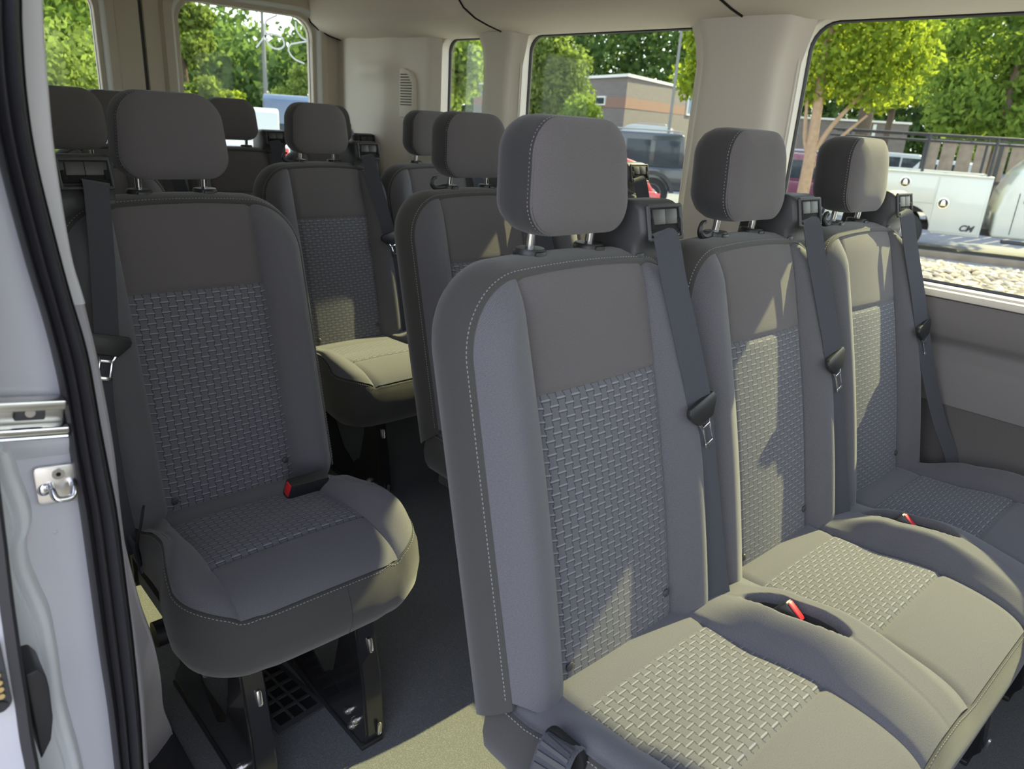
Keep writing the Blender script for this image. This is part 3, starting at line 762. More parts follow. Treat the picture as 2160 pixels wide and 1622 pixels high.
sealR = [(0.1567, 1.2836), (0.152, 1.2403), (0.1481, 1.1877), (0.148, 1.1353), (0.1536, 1.065), (0.1592, 1.0105), (0.1664, 0.9523), (0.1689, 0.8752), (0.171, 0.8232), (0.1732, 0.7685), (0.1726, 0.6842), (0.1716, 0.6006), (0.1682, 0.4982), (0.163, 0.4106), (0.1593, 0.3357), (0.158, 0.10), (0.158, -0.1)]
sealL = [(0.150, 1.75), (0.137, 1.45)]+sealL; sealR = [(0.182, 1.75), (0.170, 1.45)]+sealR
def dense(pts, n=6): return [(p.x, p.y) for p in smoothpath([(a, b, 0) for a, b in pts], n)]
sealL, sealR = dense(sealL), dense(sealR)
lip = [(-0.02, 0.0), (0.0, -0.012), (0.07, -0.017), (0.15, -0.013), (0.19, -0.003), (0.24, -0.004), (0.29, -0.016), (0.37, -0.019), (0.43, -0.008), (0.48, -0.008), (0.55, -0.022), (0.68, -0.028), (0.80, -0.021), (0.86, -0.008), (0.91, -0.008), (0.96, -0.012), (1.01, -0.002), (1.02, 0.02)]
P = [[(lerp(a[0], b[0], t), 0.796+d, lerp(a[1], b[1], t)) for t, d in lip] for a, b in zip(sealL, sealR)]
sl_ = MB().grid(P, flip=True).build('door_seal', M['rubber'], angle=50); tag(sl_, 'black ribbed rubber seal along the rear edge of the open side door', 'seal')
fl = [(0.200, 1.75), (0.190, 1.45), (0.1808, 1.2907), (0.1768, 1.2446), (0.1737, 1.1967), (0.1711, 1.1325), (0.1726, 1.0438), (0.1772, 1.005), (0.1792, 0.9901)]
fl = dense(fl, 4)
P = []
for x, z in fl: P.append([(x-0.032, 0.845, z), (x-0.030, 0.829, z), (x-0.004, 0.827, z), (x-0.0005, 0.830, z), (x, 0.836, z), (x, 0.86, z)])
b = MB(); b.grid(P, flip=True); b.add(P[-1], [(0, 1, 2, 3, 4, 5)]); structure(b.build('trim_14', M['offwhite'], angle=50))
th = dense([(0.1775, 1.0), (0.1789, 0.9876), (0.1832, 0.9387), (0.1863, 0.8792), (0.1878, 0.8167), (0.1863, 0.7455), (0.186, 0.6825), (0.1856, 0.63), (0.185, 0.5), (0.181, 0.42), (0.176, 0.30), (0.17, 0.0)], 4)
P = [[(x-0.035, 0.845, z), (x-0.03, 0.832, z), (x-0.004, 0.829, z), (x, 0.835, z), (x+0.002, 0.86, z)] for x, z in th]
structure(MB().grid(P, flip=True).build('trim_15', M['lilac'], angle=50))
# lower inner trim sweeping out to the floor
Lp = [(0.176, 0.855, 0.78), (0.178, 0.855, 0.6164), (0.180, 0.86, 0.5091), (0.19, 0.95, 0.3522), (0.22, 1.15, 0.16), (0.2478, 1.18, 0.0743), (0.26, 1.2, 0.0)]
Rp = [(0.1865, 0.855, 0.78), (0.1955, 0.872, 0.66), (0.2147, 0.92, 0.5421), (0.231, 0.96, 0.47), (0.2457, 1.0, 0.3893), (0.2614, 1.06, 0.2977), (0.2797, 1.14, 0.1732), (0.3028, 1.2, 0.0723), (0.318, 1.25, 0.0)]
Lq = [smoothpath(Lp, 8)[int(k*(6*8)/24)] for k in range(25)]; Rq = [smoothpath(Rp, 8)[int(k*(8*8)/24)] for k in range(25)]
P = [[a-Vector((0.02, -0.05, 0)), a, lerp(a, b_, .5)-Vector((0.003, 0.003, 0)), b_-Vector((0.003, 0.0, 0)), b_, b_+Vector((0.004, 0.02, 0)), b_+Vector((-0.02, 0.12, 0))] for a, b_ in zip(Lq, Rq)]
structure(MB().grid(P, flip=True).build('trim_16', M['lilac'], angle=60))
structure(MB().prism([(0.17, 0.82), (0.262, 1.248), (0.32, 1.265), (0.318, 1.133), (0.31, 1.0), (0.30, 0.7), (0.17, 0.7)], 0.0, 0.014, 'z', 0.004).build('trim_17', M['char'], angle=50))
# seam-sealed outer flange, as it wanders down the jamb
rg = dense([(0.083, 1.30), (0.0835, 0.95), (0.0826, 0.8774), (0.0871, 0.8638), (0.0895, 0.8379), (0.0945, 0.7997), (0.0924, 0.779), (0.0864, 0.7648), (0.085, 0.7377), (0.0892, 0.7075), (0.0943, 0.6758), (0.0951, 0.6453), (0.0947, 0.6081), (0.0934, 0.5703), (0.0952, 0.5226), (0.0983, 0.4635), (0.10, 0.3), (0.1, 0.0)], 5)
P = [[(x-0.05, 0.79, z), (x-0.016, 0.781, z), (x-0.013, 0.787, z), (x-0.009, 0.783, z), (x-0.003, 0.783, z), (x, 0.788, z), (x+0.004, 0.80, z)] for x, z in rg]
structure(MB().grid(P, flip=True).build('trim_18', M['sealer'], angle=60))
# door track end
t = empty('door_track', (0.085, 0.79, 0.90)); tag(t, 'polished metal track end for the sliding door across the white jamb', 'rail')
Y_ = 0.0
def bar(n, z, h, dy, th_, m, bev=0.002): return MB().box((0.0, dy, z), (0.108, th_, h), bev, R3(0.16, 3, 'Y')).build(n, m, t)
bar('track_flange', 0.0145, 0.010, -0.006, 0.020, M['steel']); bar('track_web', 0.0, 0.024, 0.004, 0.006, M['steel']); bar('track_flange', -0.0135, 0.008, -0.004, 0.018, M['chrome']); bar('track_lip', -0.0215, 0.004, -0.001, 0.014, M['chrome'])
MB().box((0.024, 0.0, -0.002), (0.026, 0.008, 0.012), 0.002, R3(0.16, 3, 'Y')).build('track_stop', M['char'], t)
MB().cyl((0.024, -0.002, 0.001), (0.024, -0.007, 0.001), 0.0045, 12).build('track_screw', M['steel'], t)
# striker
t = empty('door_striker', (0.125, 0.798, 0.815)); tag(t, 'chrome striker plate with loop screwed to the white door jamb', 'latch')
MB().prism([(p[0], p[1]-p[0]*0.12) for p in rrect(-0.021, -0.021, 0.019, 0.021, 0.006)], -0.004, 0.0, 'y', 0.001).build('plate', M['steel'], t)
MB().tube(smoothpath([(-0.008, -0.002, 0.002), (-0.009, -0.014, 0.0), (-0.007, -0.020, -0.007), (0.0, -0.021, -0.009), (0.007, -0.020, -0.008), (0.010, -0.014, -0.001), (0.011, -0.002, 0.001)], 5), 0.0034, 10).build('loop', M['chrome'], t)
MB().sphere((-0.014, -0.003, -0.002), 0.007, 12, (1, .5, 1)).build('boss', M['chrome'], t); MB().sphere((0.016, -0.003, -0.004), 0.005, 12, (1, .5, 1)).build('boss', M['chrome'], t)
sc_ = MB().cyl((0.0, -0.004, 0.0125), (0.0, -0.0065, 0.0125), 0.0058, 20).build('screw', M['steel'], t)
MB().cyl((0.0, -0.006, 0.0125), (0.0, -0.0068, 0.0125), 0.0025, 6).build('screw_socket', M['hole'], sc_)
for x, z in ((0.105, 0.855), (0.103, 0.868), (0.115, 0.76)):
    tag(MB().sphere((x, 0.80, z), 0.0028, 8, (1, .4, 1)).build('weld_mark', M['white']), 'small round weld bump in the white door jamb', 'bump', 'weld bumps on the door jamb')
# the sliding door itself, slid back outside
t = empty('sliding_door', (0.0065, 0.70, -0.3)); tag(t, 'edge of the open white sliding door at the picture edge', 'door')
de = [(0.085, 1.30), (0.0760, 1.10), (0.0690, 0.98), (0.0619, 0.8844), (0.0579, 0.8114), (0.0551, 0.7632), (0.0536, 0.7279), (0.0521, 0.6914), (0.0508, 0.6478), (0.0487, 0.6028), (0.0483, 0.5658), (0.0464, 0.5312), (0.043, 0.40), (0.042, 0.1)]
de = dense(de, 4)
b = MB(); b.grid([[(-0.05, 0.0, z+0.3), (x-0.012, 0.0, z+0.3), (x-0.010, 0.004, z+0.3), (x-0.010, 0.9, z+0.3)] for x, z in de], flip=True); b.build('door_panel', M['white'], t, angle=40)
b = MB(); b.grid([[(x-0.0125, 0.006, z+0.3), (x-0.0120, -0.002, z+0.3), (x-0.004, -0.004, z+0.3), (x-0.0005, 0.001, z+0.3), (x, 0.02, z+0.3), (x-0.002, 0.05, z+0.3)] for x, z in de], flip=True); b.build('edge_seal', M['rubber'], t, angle=50)
cp_ = MB().prism(rrect(0.012, 0.949, 0.0375, 1.030, 0.010), -0.006, 0.001, 'y', 0.002).build('contact_plate', M['char'], t)
for k, (x, z) in enumerate(((0.0300, 0.9925), (0.0303, 0.984), (0.0303, 0.9765), (0.0300, 0.969))): MB().cyl((x, -0.005, z), (x, -0.010, z), 0.0028, 12).build('contact_pin', M['gold'], cp_)
MB().cyl((0.028, -0.005, 0.957), (0.028, -0.009, 0.957), 0.0055, 14).build('contact_knob', M['black'], cp_)
tag(MB().prism([(0.0600, 0.6488), (0.0717, 0.650), (0.0774, 0.6385), (0.0781, 0.623), (0.0765, 0.585), (0.0714, 0.5597), (0.0640, 0.547), (0.0600, 0.54)], 0.735, 0.80, 'y', 0.008, seg=3).build('rubber_bumper', M['rubber'], angle=60), 'dark rubber bump stop at the foot of the white door jamb', 'bumper')

# floor register and rear quarter details
t = empty('floor_vent', (0.525, 1.225, 0.0), 0.10); tag(t, 'dark plastic air grille set in the floor under the single seat', 'vent')
MB().box((0, 0, 0.003), (0.112, 0.20, 0.006), 0.002).build('vent_frame', M['char'], t)
MB().box((0, 0, 0.0062), (0.088, 0.168, 0.001)).build('vent_opening', M['hole'], t)
for k in range(1, 5): MB().box((0, -0.084+0.168*k/5, 0.0075), (0.088, 0.009, 0.004), 0.001).build('vent_bar', M['char'], t)
for k in range(1, 3): MB().box((-0.044+0.088*k/3, 0, 0.0078), (0.006, 0.168, 0.004), 0.001).build('vent_rib', M['char'], t)
t = empty('wall_vent', (1.972, 2.868, 1.20)); tag(t, 'beige slatted air outlet in the rear quarter trim beside the small window', 'vent')
pv = [(-0.055, -0.03), (0.055, -0.03), (0.055, 0.168), (0.03, 0.172), (-0.02, 0.158), (-0.048, 0.125), (-0.055, 0.09)]
MB().prism(pv, -0.006, 0.03, 'x', 0.004).build('vent_frame', M['beige'], t)
for k in range(12):
    z = 0.022+k*0.0112; y0 = -0.040 if z < 0.11 else lerp(-0.038, 0.0, (z-0.11)/0.045)
    MB().box((-0.0062, (y0+0.044)/2, z), (0.004, 0.044-y0, 0.0042)).build('vent_slot', plain('vent_shade', (0.10, 0.085, 0.065), 0.9) if k == 0 else bpy.data.materials['vent_shade'], t)
t = empty('pillar_belt', (1.95, 3.33, 0.95)); tag(t, 'black belt anchor on the beige rear corner pillar', 'belt')
MB().box((0.0, 0, 0.13), (0.03, 0.05, 0.09), 0.008).build('anchor_cover', M['black'], t); MB().ribbon([(-0.02, -0.01, 0.15), (-0.03, -0.02, 0.0), (-0.03, -0.02, -0.5)], (0, 1, 0), 0.045, 0.002).build('webbing', M['web'], t)
s = NB('white_marker'); s.t.nodes.remove(s.b); tl = s.n('BsdfTranslucent'); tl.inputs[0].default_value = (0.95, 0.95, 0.95, 1); df = s.n('BsdfDiffuse'); df.inputs[0].default_value = (0.9, 0.9, 0.9, 1); mx = s.n('MixShader'); mx.inputs[0].default_value = 0.3
s.link(tl.outputs[0], mx.inputs[1]); s.link(df.outputs[0], mx.inputs[2]); s.link(mx.outputs[0], s.t.nodes['Material Output'].inputs[0]); M['marker'] = s.m
# white marker loops drawn on the rear door glass
for pts in ([(1.6826, 1.5691), (1.629, 1.5374), (1.6218, 1.4881), (1.6331, 1.4462), (1.6641, 1.4295), (1.699, 1.435), (1.7115, 1.4543), (1.6989, 1.4808), (1.6625, 1.4887), (1.6259, 1.4807), (1.5758, 1.4246)], [(1.7722, 1.5546), (1.7755, 1.5212), (1.7982, 1.4916), (1.8266, 1.4784), (1.7828, 1.4657), (1.7419, 1.4534), (1.7336, 1.4244), (1.7607, 1.3945), (1.8107, 1.3784)]):
    p = smoothpath([(x, RY+0.0285, z) for x, z in pts], 6)
    MB().ribbon(p, (0.3, 0, 1), 0.008, 0.0004).build('marker_stroke', M['marker'], d_r, smooth=False)

# ------------------------------------------------------------------ outside
GZ = -0.95
M['asphalt'] = plain('asphalt', (0.23, 0.228, 0.23), 0.9, noise=0.3, nscale=6, bump=0.3, bscale=90, bdist=0.01)
M['grass'] = plain('lawn', (0.16, 0.26, 0.04), 0.9, noise=0.4, nscale=3)
M['concrete'] = plain('concrete_kerb', (0.50, 0.47, 0.40), 0.85, noise=0.2, nscale=8)
M['carglass'] = plain('dark_car_glass', (0.04, 0.05, 0.06), 0.12, spec=0.25)
M['tyre'] = plain('tyre_rubber', (0.02, 0.02, 0.02), 0.8)
M['rim'] = plain('alloy_rim', (0.35, 0.35, 0.36), 0.35, 0.8)
M['tail'] = plain('tail_lamp', (0.62, 0.02, 0.03), 0.25, coat=0.6)
def paint(n, c): return plain(n, c, 0.28, coat=0.8)
M['truckw'] = paint('truck_white', (0.56, 0.57, 0.52)); M['navy'] = paint('dark_grey_blue_paint', (0.025, 0.032, 0.045)); M['redp'] = paint('red_paint', (0.50, 0.03, 0.03))
M['silver'] = paint('silver_paint', (0.55, 0.57, 0.60)); M['maroon'] = paint('maroon_paint', (0.16, 0.035, 0.07)); M['pearl'] = paint('pearl_paint', (0.48, 0.50, 0.49)); M['blue'] = paint('blue_paint', (0.08, 0.12, 0.19))
M['brick'] = None
s = NB('brick_wall'); uv = s.n('TexCoord').outputs['Object']; br = s.n('TexBrick'); br.inputs['Scale'].default_value = 2.2
br.inputs[1].default_value = (0.185, 0.155, 0.145, 1); br.inputs[2].default_value = (0.16, 0.135, 0.125, 1); br.inputs[3].default_value = (0.22, 0.20, 0.185, 1); br.inputs['Mortar Size'].default_value = 0.01
mp = s.n('Mapping'); mp.inputs['Rotation'].default_value = (PI/2, 0, 0); s.link(uv, mp.inputs[0]); s.link(mp.outputs[0], br.inputs[0]); s.link(br.outputs[0], s.b.inputs['Base Color']); s.set(Roughness=0.9); M['brick'] = s.m
M['salmon'] = plain('salmon_brick_band', (0.25, 0.145, 0.11), 0.9, noise=0.12, nscale=4)
M['roofw'] = plain('pale_coping', (0.75, 0.74, 0.68), 0.6)
M['bark'] = plain('tan_bark', (0.34, 0.235, 0.15), 0.9, noise=0.3, nscale=14, bump=0.4, bscale=40, bdist=0.01)
M['barkd'] = plain('brown_bark', (0.10, 0.07, 0.05), 0.95, noise=0.3, nscale=8)
M['post'] = plain('grey_metal_post', (0.20, 0.20, 0.19), 0.6)
M['rack'] = plain('black_rack', (0.03, 0.03, 0.035), 0.45)
M['wood'] = plain('weathered_wood', (0.24, 0.19, 0.14), 0.9, noise=0.4, nscale=5)
def leafmat(n, dark, bright, trans):
    s = NB(n); g = s.n('NewGeometry'); ri = g.outputs['Random Per Island']
    c = s.mix(ri, dark, bright); s.t.nodes.remove(s.b)
    df = s.n('BsdfDiffuse'); tl = s.n('BsdfTranslucent'); mx = s.n('MixShader'); mx.inputs[0].default_value = 0.5
    s.link(c, df.inputs[0]); s.link(s.mix(ri, tuple(x*.7 for x in trans), trans), tl.inputs[0]); s.link(df.outputs[0], mx.inputs[1]); s.link(tl.outputs[0], mx.inputs[2])
    s.link(mx.outputs[0], s.t.nodes['Material Output'].inputs[0]); return s.m
M['leafY'] = leafmat('yellow_green_leaves', (0.05, 0.11, 0.02), (0.28, 0.36, 0.05), (0.46, 0.54, 0.05))
M['leafG'] = leafmat('mid_green_leaves', (0.06, 0.12, 0.025), (0.22, 0.30, 0.06), (0.34, 0.46, 0.08))
M['leafD'] = leafmat('deep_green_leaves', (0.045, 0.09, 0.035), (0.15, 0.22, 0.07), (0.22, 0.33, 0.08))
M['leafO'] = leafmat('olive_leaves', (0.08, 0.125, 0.03), (0.27, 0.33, 0.09), (0.32, 0.42, 0.09))

structure(MB().box((40, 20, GZ-0.1), (260, 260, 0.2)).build('ground', M['asphalt'], smooth=False))
# bed of river stones beside the van, kerb behind it
def gy(x): return 0
rs = random.Random(3); b = MB()
tmpl = []
for k in range(7):
    bm = bmesh.new(); bmesh.ops.create_icosphere(bm, subdivisions=1, radius=1.0)
    for v in bm.verts: v.co *= 1+rs.uniform(-.16, .16)
    tmpl.append(([v.co.copy() for v in bm.verts], [tuple(v.index for v in f.verts) for f in bm.faces])); bm.free()
for k in range(11000):
    D_ = rs.uniform(8.0, 17.0); az = math.radians(rs.uniform(62, 92)); x, y = D_*math.sin(az), D_*math.cos(az)
    u_ = x*0.93+y*0.36
    if u_ > 16.3+0.25*math.sin(y*1.3) or u_ < 8.5: continue
    sz = rs.uniform(0.03, 0.085); sc3 = Vector((sz*rs.uniform(.9, 2.0), sz*rs.uniform(.7, 1.2), sz*rs.uniform(.35, .6))); R = Matrix.Rotation(rs.uniform(0, 6.3), 3, 'Z') @ Matrix.Rotation(rs.uniform(-.5, .5), 3, 'X')
    vs, fs = tmpl[k % 7]
    b.add([R @ Vector((v.x*sc3.x, v.y*sc3.y, v.z*sc3.z))+Vector((x, y, GZ+0.10+sz*.35*rs.random()+0.05*math.sin(x*2+y))) for v in vs], fs)
s = NB('river_stones'); g = s.n('NewGeometry'); cr_ = s.n('ValToRGB'); s.link(g.outputs['Random Per Island'], cr_.inputs[0]); ce = cr_.color_ramp.elements
ce[0].color = (0.62, 0.50, 0.31, 1); ce[1].position = 1.0; ce[1].color = (0.16, 0.14, 0.12, 1)
for p_, c_ in ((0.35, (0.52, 0.43, 0.28, 1)), (0.6, (0.58, 0.52, 0.42, 1)), (0.85, (0.38, 0.28, 0.17, 1))): q = ce.new(p_); q.color = c_
s.link(cr_.outputs[0], s.b.inputs['Base Color']); s.set(Roughness=0.8)
tag(b.build('gravel', s.m, angle=180), 'bed of tan river stones in front of the white work truck', 'gravel', kind='stuff')
structure(MB().prism([(6.5, 8.4), (7.9, 9.6), (12.0, 9.4), (17.3, -2.0), (10, -3.5)], GZ, GZ+0.09, 'z').build('trim_19', plain('soil', (0.14, 0.11, 0.08), 0.95, noise=0.3, nscale=5), smooth=False))
U = Vector((0.36, -0.93, 0)).normalized(); V = Vector((0.93, 0.36, 0)).normalized()
o_ = Vector((17.35, 4.78, 0)); RZ = math.atan2(U.y, U.x)
kb = empty('kerb_beam', o_-V*0.55+Vector((0, 0, GZ)), RZ); tag(kb, 'low timber kerb beam between the river stones and the truck', 'kerb')
MB().box((0.4, 0, 0.06), (4.6, 0.16, 0.14), 0.02).build('beam', M['wood'], kb)
tag(MB().prism([(13.3, 8.1), (14.3, 8.9), (15.9, 7.5), (14.9, 6.5)], GZ, GZ+0.05, 'z').build('grass_verge', M['grass'], smooth=False), 'strip of bright lawn beside the planted tree', 'grass', kind='stuff')

def wheel(parent, x, y, r, wd=0.22, side=-1):
    b = MB(); b.tube([(x, y-wd/2, r), (x, y-wd/2+.03, r), (x, y+wd/2-.03, r), (x, y+wd/2, r)], [r*.88, r, r, r*.88], 28); w_ = b.build('wheel', M['tyre'], parent, angle=50)
    for sg in (-1, 1):
        b = MB(); b.tube([(x, y+sg*(wd/2-.02), r), (x, y+sg*(wd/2+.006), r), (x, y+sg*(wd/2-.012), r), (x, y+sg*(wd/2+.012), r)], [r*.60, r*.58, r*.50, r*.12], 24); b.build('rim', M['rim'], w_, angle=30)
    return w_
def vehicle(name, label, cat, loc, rz, W, body, house, pt, sidewin, wheels, wr, rearwin=None, tails=(), roofbars=False, hard=None):
    """x forward, y across (0..W), z up from the road"""
    r = empty(name, loc, rz); tag(r, label, cat)
    MB().prism(body, 0, W, 'y', 0.05, seg=3).build('body', pt, r, angle=35)
    ins = 0.10; c_ = MB()
    bm = MB().prism(house, ins, W-ins, 'y', 0.05, seg=3); bm.build('cabin', hard or pt, r, angle=35)
    for (x0, x1, z0, z1, sl0, sl1) in sidewin:
        for yy in (ins-0.006, W-ins-0.014):
            MB().prism([(x0, z0), (x1, z0), (x1-sl1, z1), (x0+sl0, z1)], yy, yy+0.02, 'y', 0.006).build('side_window', M['carglass'], r, angle=30)
    if rearwin:
        (xa, za), (xb, zb) = rearwin
        MB().add([(xa-.012, 0.24, za), (xa-.012, W-0.24, za), (xb-.012, W-0.30, zb), (xb-.012, 0.30, zb), (xa+.03, 0.24, za), (xa+.03, W-0.24, za), (xb+.03, W-0.30, zb), (xb+.03, 0.30, zb)], [(0, 1, 2, 3), (4, 5, 6, 7), (0, 1, 5, 4), (2, 3, 7, 6), (1, 2, 6, 5), (0, 3, 7, 4)]).build('rear_window', M['carglass'], r, smooth=False)
    for x in wheels:
        for yy in (0.10, W-0.10): wheel(r, x, yy, wr)
    for x, y, z, a, b_, c in tails: MB().box((x, y, z), (a, b_, c), 0.015).build('tail_lamp', M['tail'], r)
    if roofbars:
        zt = max(p[1] for p in house); xs = [p[0] for p in house if p[1] > zt-.05]
        for yy in (0.25, W-0.25): MB().tube(smoothpath([(min(xs)+.1, yy, zt), (min(xs)+.2, yy, zt+.06), (max(xs)-.3, yy, zt+.06), (max(xs)-.2, yy, zt)], 4), 0.018, 6).build('roof_rail', M['rim'], r)
    return r
G3 = Vector((0, 0, GZ))
# --- white work truck with service body
t = empty('work_truck', o_+G3, RZ); tag(t, 'white work truck with a service body and black overhead rack', 'truck')
W = 2.0; zb, zt_ = 0.43, 1.63
arch = [(-1.43+0.50*math.cos(math.radians(a)), 0.46+0.50*math.sin(math.radians(a))) for a in range(176, -1, -11)]
bodyp = [(-3.0, 0.62), (-1.97, 0.52)]+arch+[(-0.86, 0.43), (0.0, 0.43), (0.0, zt_), (-3.0, zt_)]
MB().prism([(a, b) for a, b in bodyp], 0.0, 0.5, 'y', 0.012).build('service_box', M['truckw'], t, angle=30)
MB().prism([(a, b) for a, b in bodyp], W-0.5, W, 'y', 0.012).build('service_box', M['truckw'], t, angle=30)
MB().box((-1.5, W/2, 0.85), (3.0, 1.1, 0.12)).build('bed_floor', M['rack'], t); MB().box((-0.03, W/2, 1.25), (0.06, W-0.9, 0.76), 0.01).build('bulkhead', M['truckw'], t)
def cdoor(x0, x1, z0, z1, lx, lz):
    MB().box(((x0+x1)/2, -0.008, (z0+z1)/2), (x1-x0, 0.02, z1-z0), 0.008).build('compartment_door', M['truckw'], t)
    lt_ = MB().tube([(lx, -0.017, lz), (lx, -0.026, lz), (lx, -0.027, lz)], [0.118, 0.112, 0.088], 24).build('latch', M['chrome'], t)
    MB().tube([(lx, -0.0275, lz), (lx, -0.0285, lz)], 0.088, 20).build('latch_dish', M['black'], lt_)
    MB().prism([(lx-0.055, lz-0.05), (lx+0.055, lz-0.05), (lx+0.02, lz+0.066), (lx-0.02, lz+0.066)], -0.034, -0.028, 'y', 0.003).build('latch_paddle', M['chrome'], lt_)
cdoor(-2.9, -0.98, 1.02, 1.56, -1.56, 1.40); cdoor(-0.94, -0.05, 0.47, 1.56, -0.78, 1.04)
MB().box((-1.5, -0.012, zt_-0.02), (3.0, 0.04, 0.035), 0.008).build('top_rail', M['truckw'], t)
# badge letters on the compartment door
fc = bpy.data.curves.new('badge', 'FONT'); fc.body = 'CM'; fc.size = 0.17; fc.extrude = 0.004; fc.shear = 0.3; fc.align_x = 'CENTER'; fc.offset = 0.006
ob = bpy.data.objects.new('tmp', fc); COL.objects.link(ob); me = bpy.data.meshes.new_from_object(ob.evaluated_get(bpy.context.evaluated_depsgraph_get())); bpy.data.objects.remove(ob)
me.transform(Matrix.Rotation(PI/2, 4, 'X')); me.materials.clear(); bd = place('badge_letters', finish(me, M['rack'], False), t, (-0.27, -0.022, 0.53))
for x in (-1.43, 2.75):
    for yy in (0.13, W-0.13): wheel(t, x, yy, 0.40, 0.24)
cab = [(0.20, 0.46), (0.18, 0.9), (0.24, 1.30), (0.40, 1.72), (0.62, 1.98), (0.95, 2.06), (2.0, 2.06), (2.75, 1.48), (3.75, 1.36), (3.9, 0.9), (3.9, 0.46)]
MB().prism(cab, 0.03, W-0.03, 'y', 0.06, seg=3).build('cab', M['truckw'], t, angle=35)
for x0, x1 in ((0.62, 1.12), (1.2, 2.1)): MB().prism([(x0, 1.40), (x1+.08, 1.40), (x1, 1.86), (x0+.14, 1.86)], 0.02, 0.05, 'y', 0.01).build('side_window', M['carglass'], t)
for x in (0.50, 1.16, 2.2): MB().prism([(x, 0.55), (x+0.012, 0.55), (x+0.012, 1.36), (x, 1.36)], 0.022, 0.032, 'y').build('door_gap', M['hole'], t)
MB().box((0.72, 0.015, 1.20), (0.24, 0.03, 0.045), 0.01).build('door_handle', M['rack'], t)
MB().box((1.6, 0.0, 0.40), (2.4, 0.18, 0.06), 0.01).build('running_board', M['rack'], t); MB().box((1.0, 1.0, 0.5), (5.5, 0.9, 0.14)).build('chassis', M['rack'], t)
for yy in (0.06, W-0.06):
    for zz, x0 in ((2.36, -3.2), (2.24, -3.2)): MB().tube([(x0, yy, zz), (2.6, yy, zz)], 0.022, 8).build('rack_rail', M['rack'], t)
    for x in (-2.9, -1.3, -0.1): MB().tube([(x, yy, zt_), (x, yy, 2.36)], 0.03, 8).build('rack_post', M['rack'], t)
for k in range(9): MB().tube([(-3.1+k*0.65, 0.06, 2.36), (-3.1+k*0.65, W-0.06, 2.36)], 0.018, 6).build('rack_bar', M['rack'], t)
# --- slat-sided trailer beyond it
t = empty('slat_trailer', Vector((22.6, 7.9, GZ)), RZ); tag(t, 'dark trailer with tall weathered slat sides behind the work truck', 'trailer')
MB().box((1.6, 1.0, 0.75), (3.6, 2.0, 0.10)).build('deck', M['rack'], t)
for k in range(9): MB().box((0.0+0.4*k, 0.0, 1.55), (0.34, 0.03, 1.5), 0.005).build('side_board', M['wood'], t)
for x in (-0.15, 1.6, 3.35): MB().box((x, -0.03, 1.6), (0.09, 0.06, 1.7)).build('stake', M['rack'], t)
for z in (1.3, 2.3): MB().box((1.6, -0.03, z), (3.6, 0.04, 0.08)).build('side_rail', M['rack'], t)
for x in (1.0, 1.9): wheel(t, x, 0.12, 0.34)
# --- other vehicles
suv_body = [(0, 0.45), (-0.02, 0.75), (0.05, 1.02), (3.2, 1.06), (4.25, 0.98), (4.4, 0.75), (4.4, 0.42)]
suv_house = [(0.05, 1.0), (0.25, 1.60), (0.5, 1.72), (2.2, 1.74), (2.55, 1.66), (3.35, 1.04)]
suv_win = [(0.35, 1.15, 1.10, 1.55, .06, 0), (1.22, 2.02, 1.10, 1.57, 0, 0), (2.10, 3.0, 1.10, 1.57, 0, .45)]
boxy_body = [(0, 0.55), (0, 1.15), (2.6, 1.17), (4.1, 1.12), (4.15, 0.95), (4.15, 0.5)]
boxy_house = [(0.02, 1.12), (0.10, 1.98), (0.2, 2.02), (2.25, 2.02), (2.62, 1.15)]
boxy_win = [(0.18, 0.86, 1.22, 1.84, .02, 0), (0.98, 1.62, 1.22, 1.84, 0, 0), (1.72, 2.42, 1.22, 1.84, 0, .16)]
j_ = vehicle('boxy_suv', 'dark grey boxy off-road car behind the nearest headrest', 'car', Vector((18.5, 13.3, GZ)), math.radians(135), 1.8, boxy_body, boxy_house, M['navy'], boxy_win, (0.85, 3.3), 0.46, ((-0.0, 1.25), (0.08, 1.8)), ((-0.01, 0.1, 1.0, .04, .1, .2), (-0.01, 1.7, 1.0, .04, .1, .2)), True)
for x in (0.85, 3.3):
    P = [(x+0.60*math.cos(a), 0.46+0.60*math.sin(a)) for a in np.linspace(0.1, PI-0.1, 12)]; Q = [(x+0.50*math.cos(a), 0.46+0.50*math.sin(a)) for a in np.linspace(PI-0.1, 0.1, 12)]
    for yy in (-0.10, 1.70):
        bb = MB()
        for k in range(11): bb.prism([P[k], P[k+1], Q[10-k], Q[11-k]], yy, yy+0.2, 'y')
        bb.build('fender_flare', M['rack'], j_, angle=30)
red_body = [(0, 0.40), (-0.06, 0.72), (0.0, 0.98), (3.2, 1.02), (4.2, 0.92), (4.35, 0.7), (4.35, 0.36)]
red_house = [(0.0, 0.95), (0.42, 1.50), (0.7, 1.58), (2.0, 1.60), (2.45, 1.50), (3.2, 1.0)]
vehicle('hatchback', 'red car with its tail lamp showing beside the nearest belt guide', 'car', Vector((12.86, 10.5, GZ)), math.radians(151), 1.78, red_body, red_house, M['redp'], [(0.55, 1.1, 1.05, 1.42, .2, 0), (1.18, 1.9, 1.05, 1.46, 0, 0), (1.98, 2.9, 1.05, 1.46, 0, .5)], (0.85, 3.45), 0.33, ((0.06, 1.02), (0.40, 1.46)), ((-0.03, 0.16, 0.86, .08, .3, .16), (-0.03, 1.62, 0.86, .08, .3, .16)))
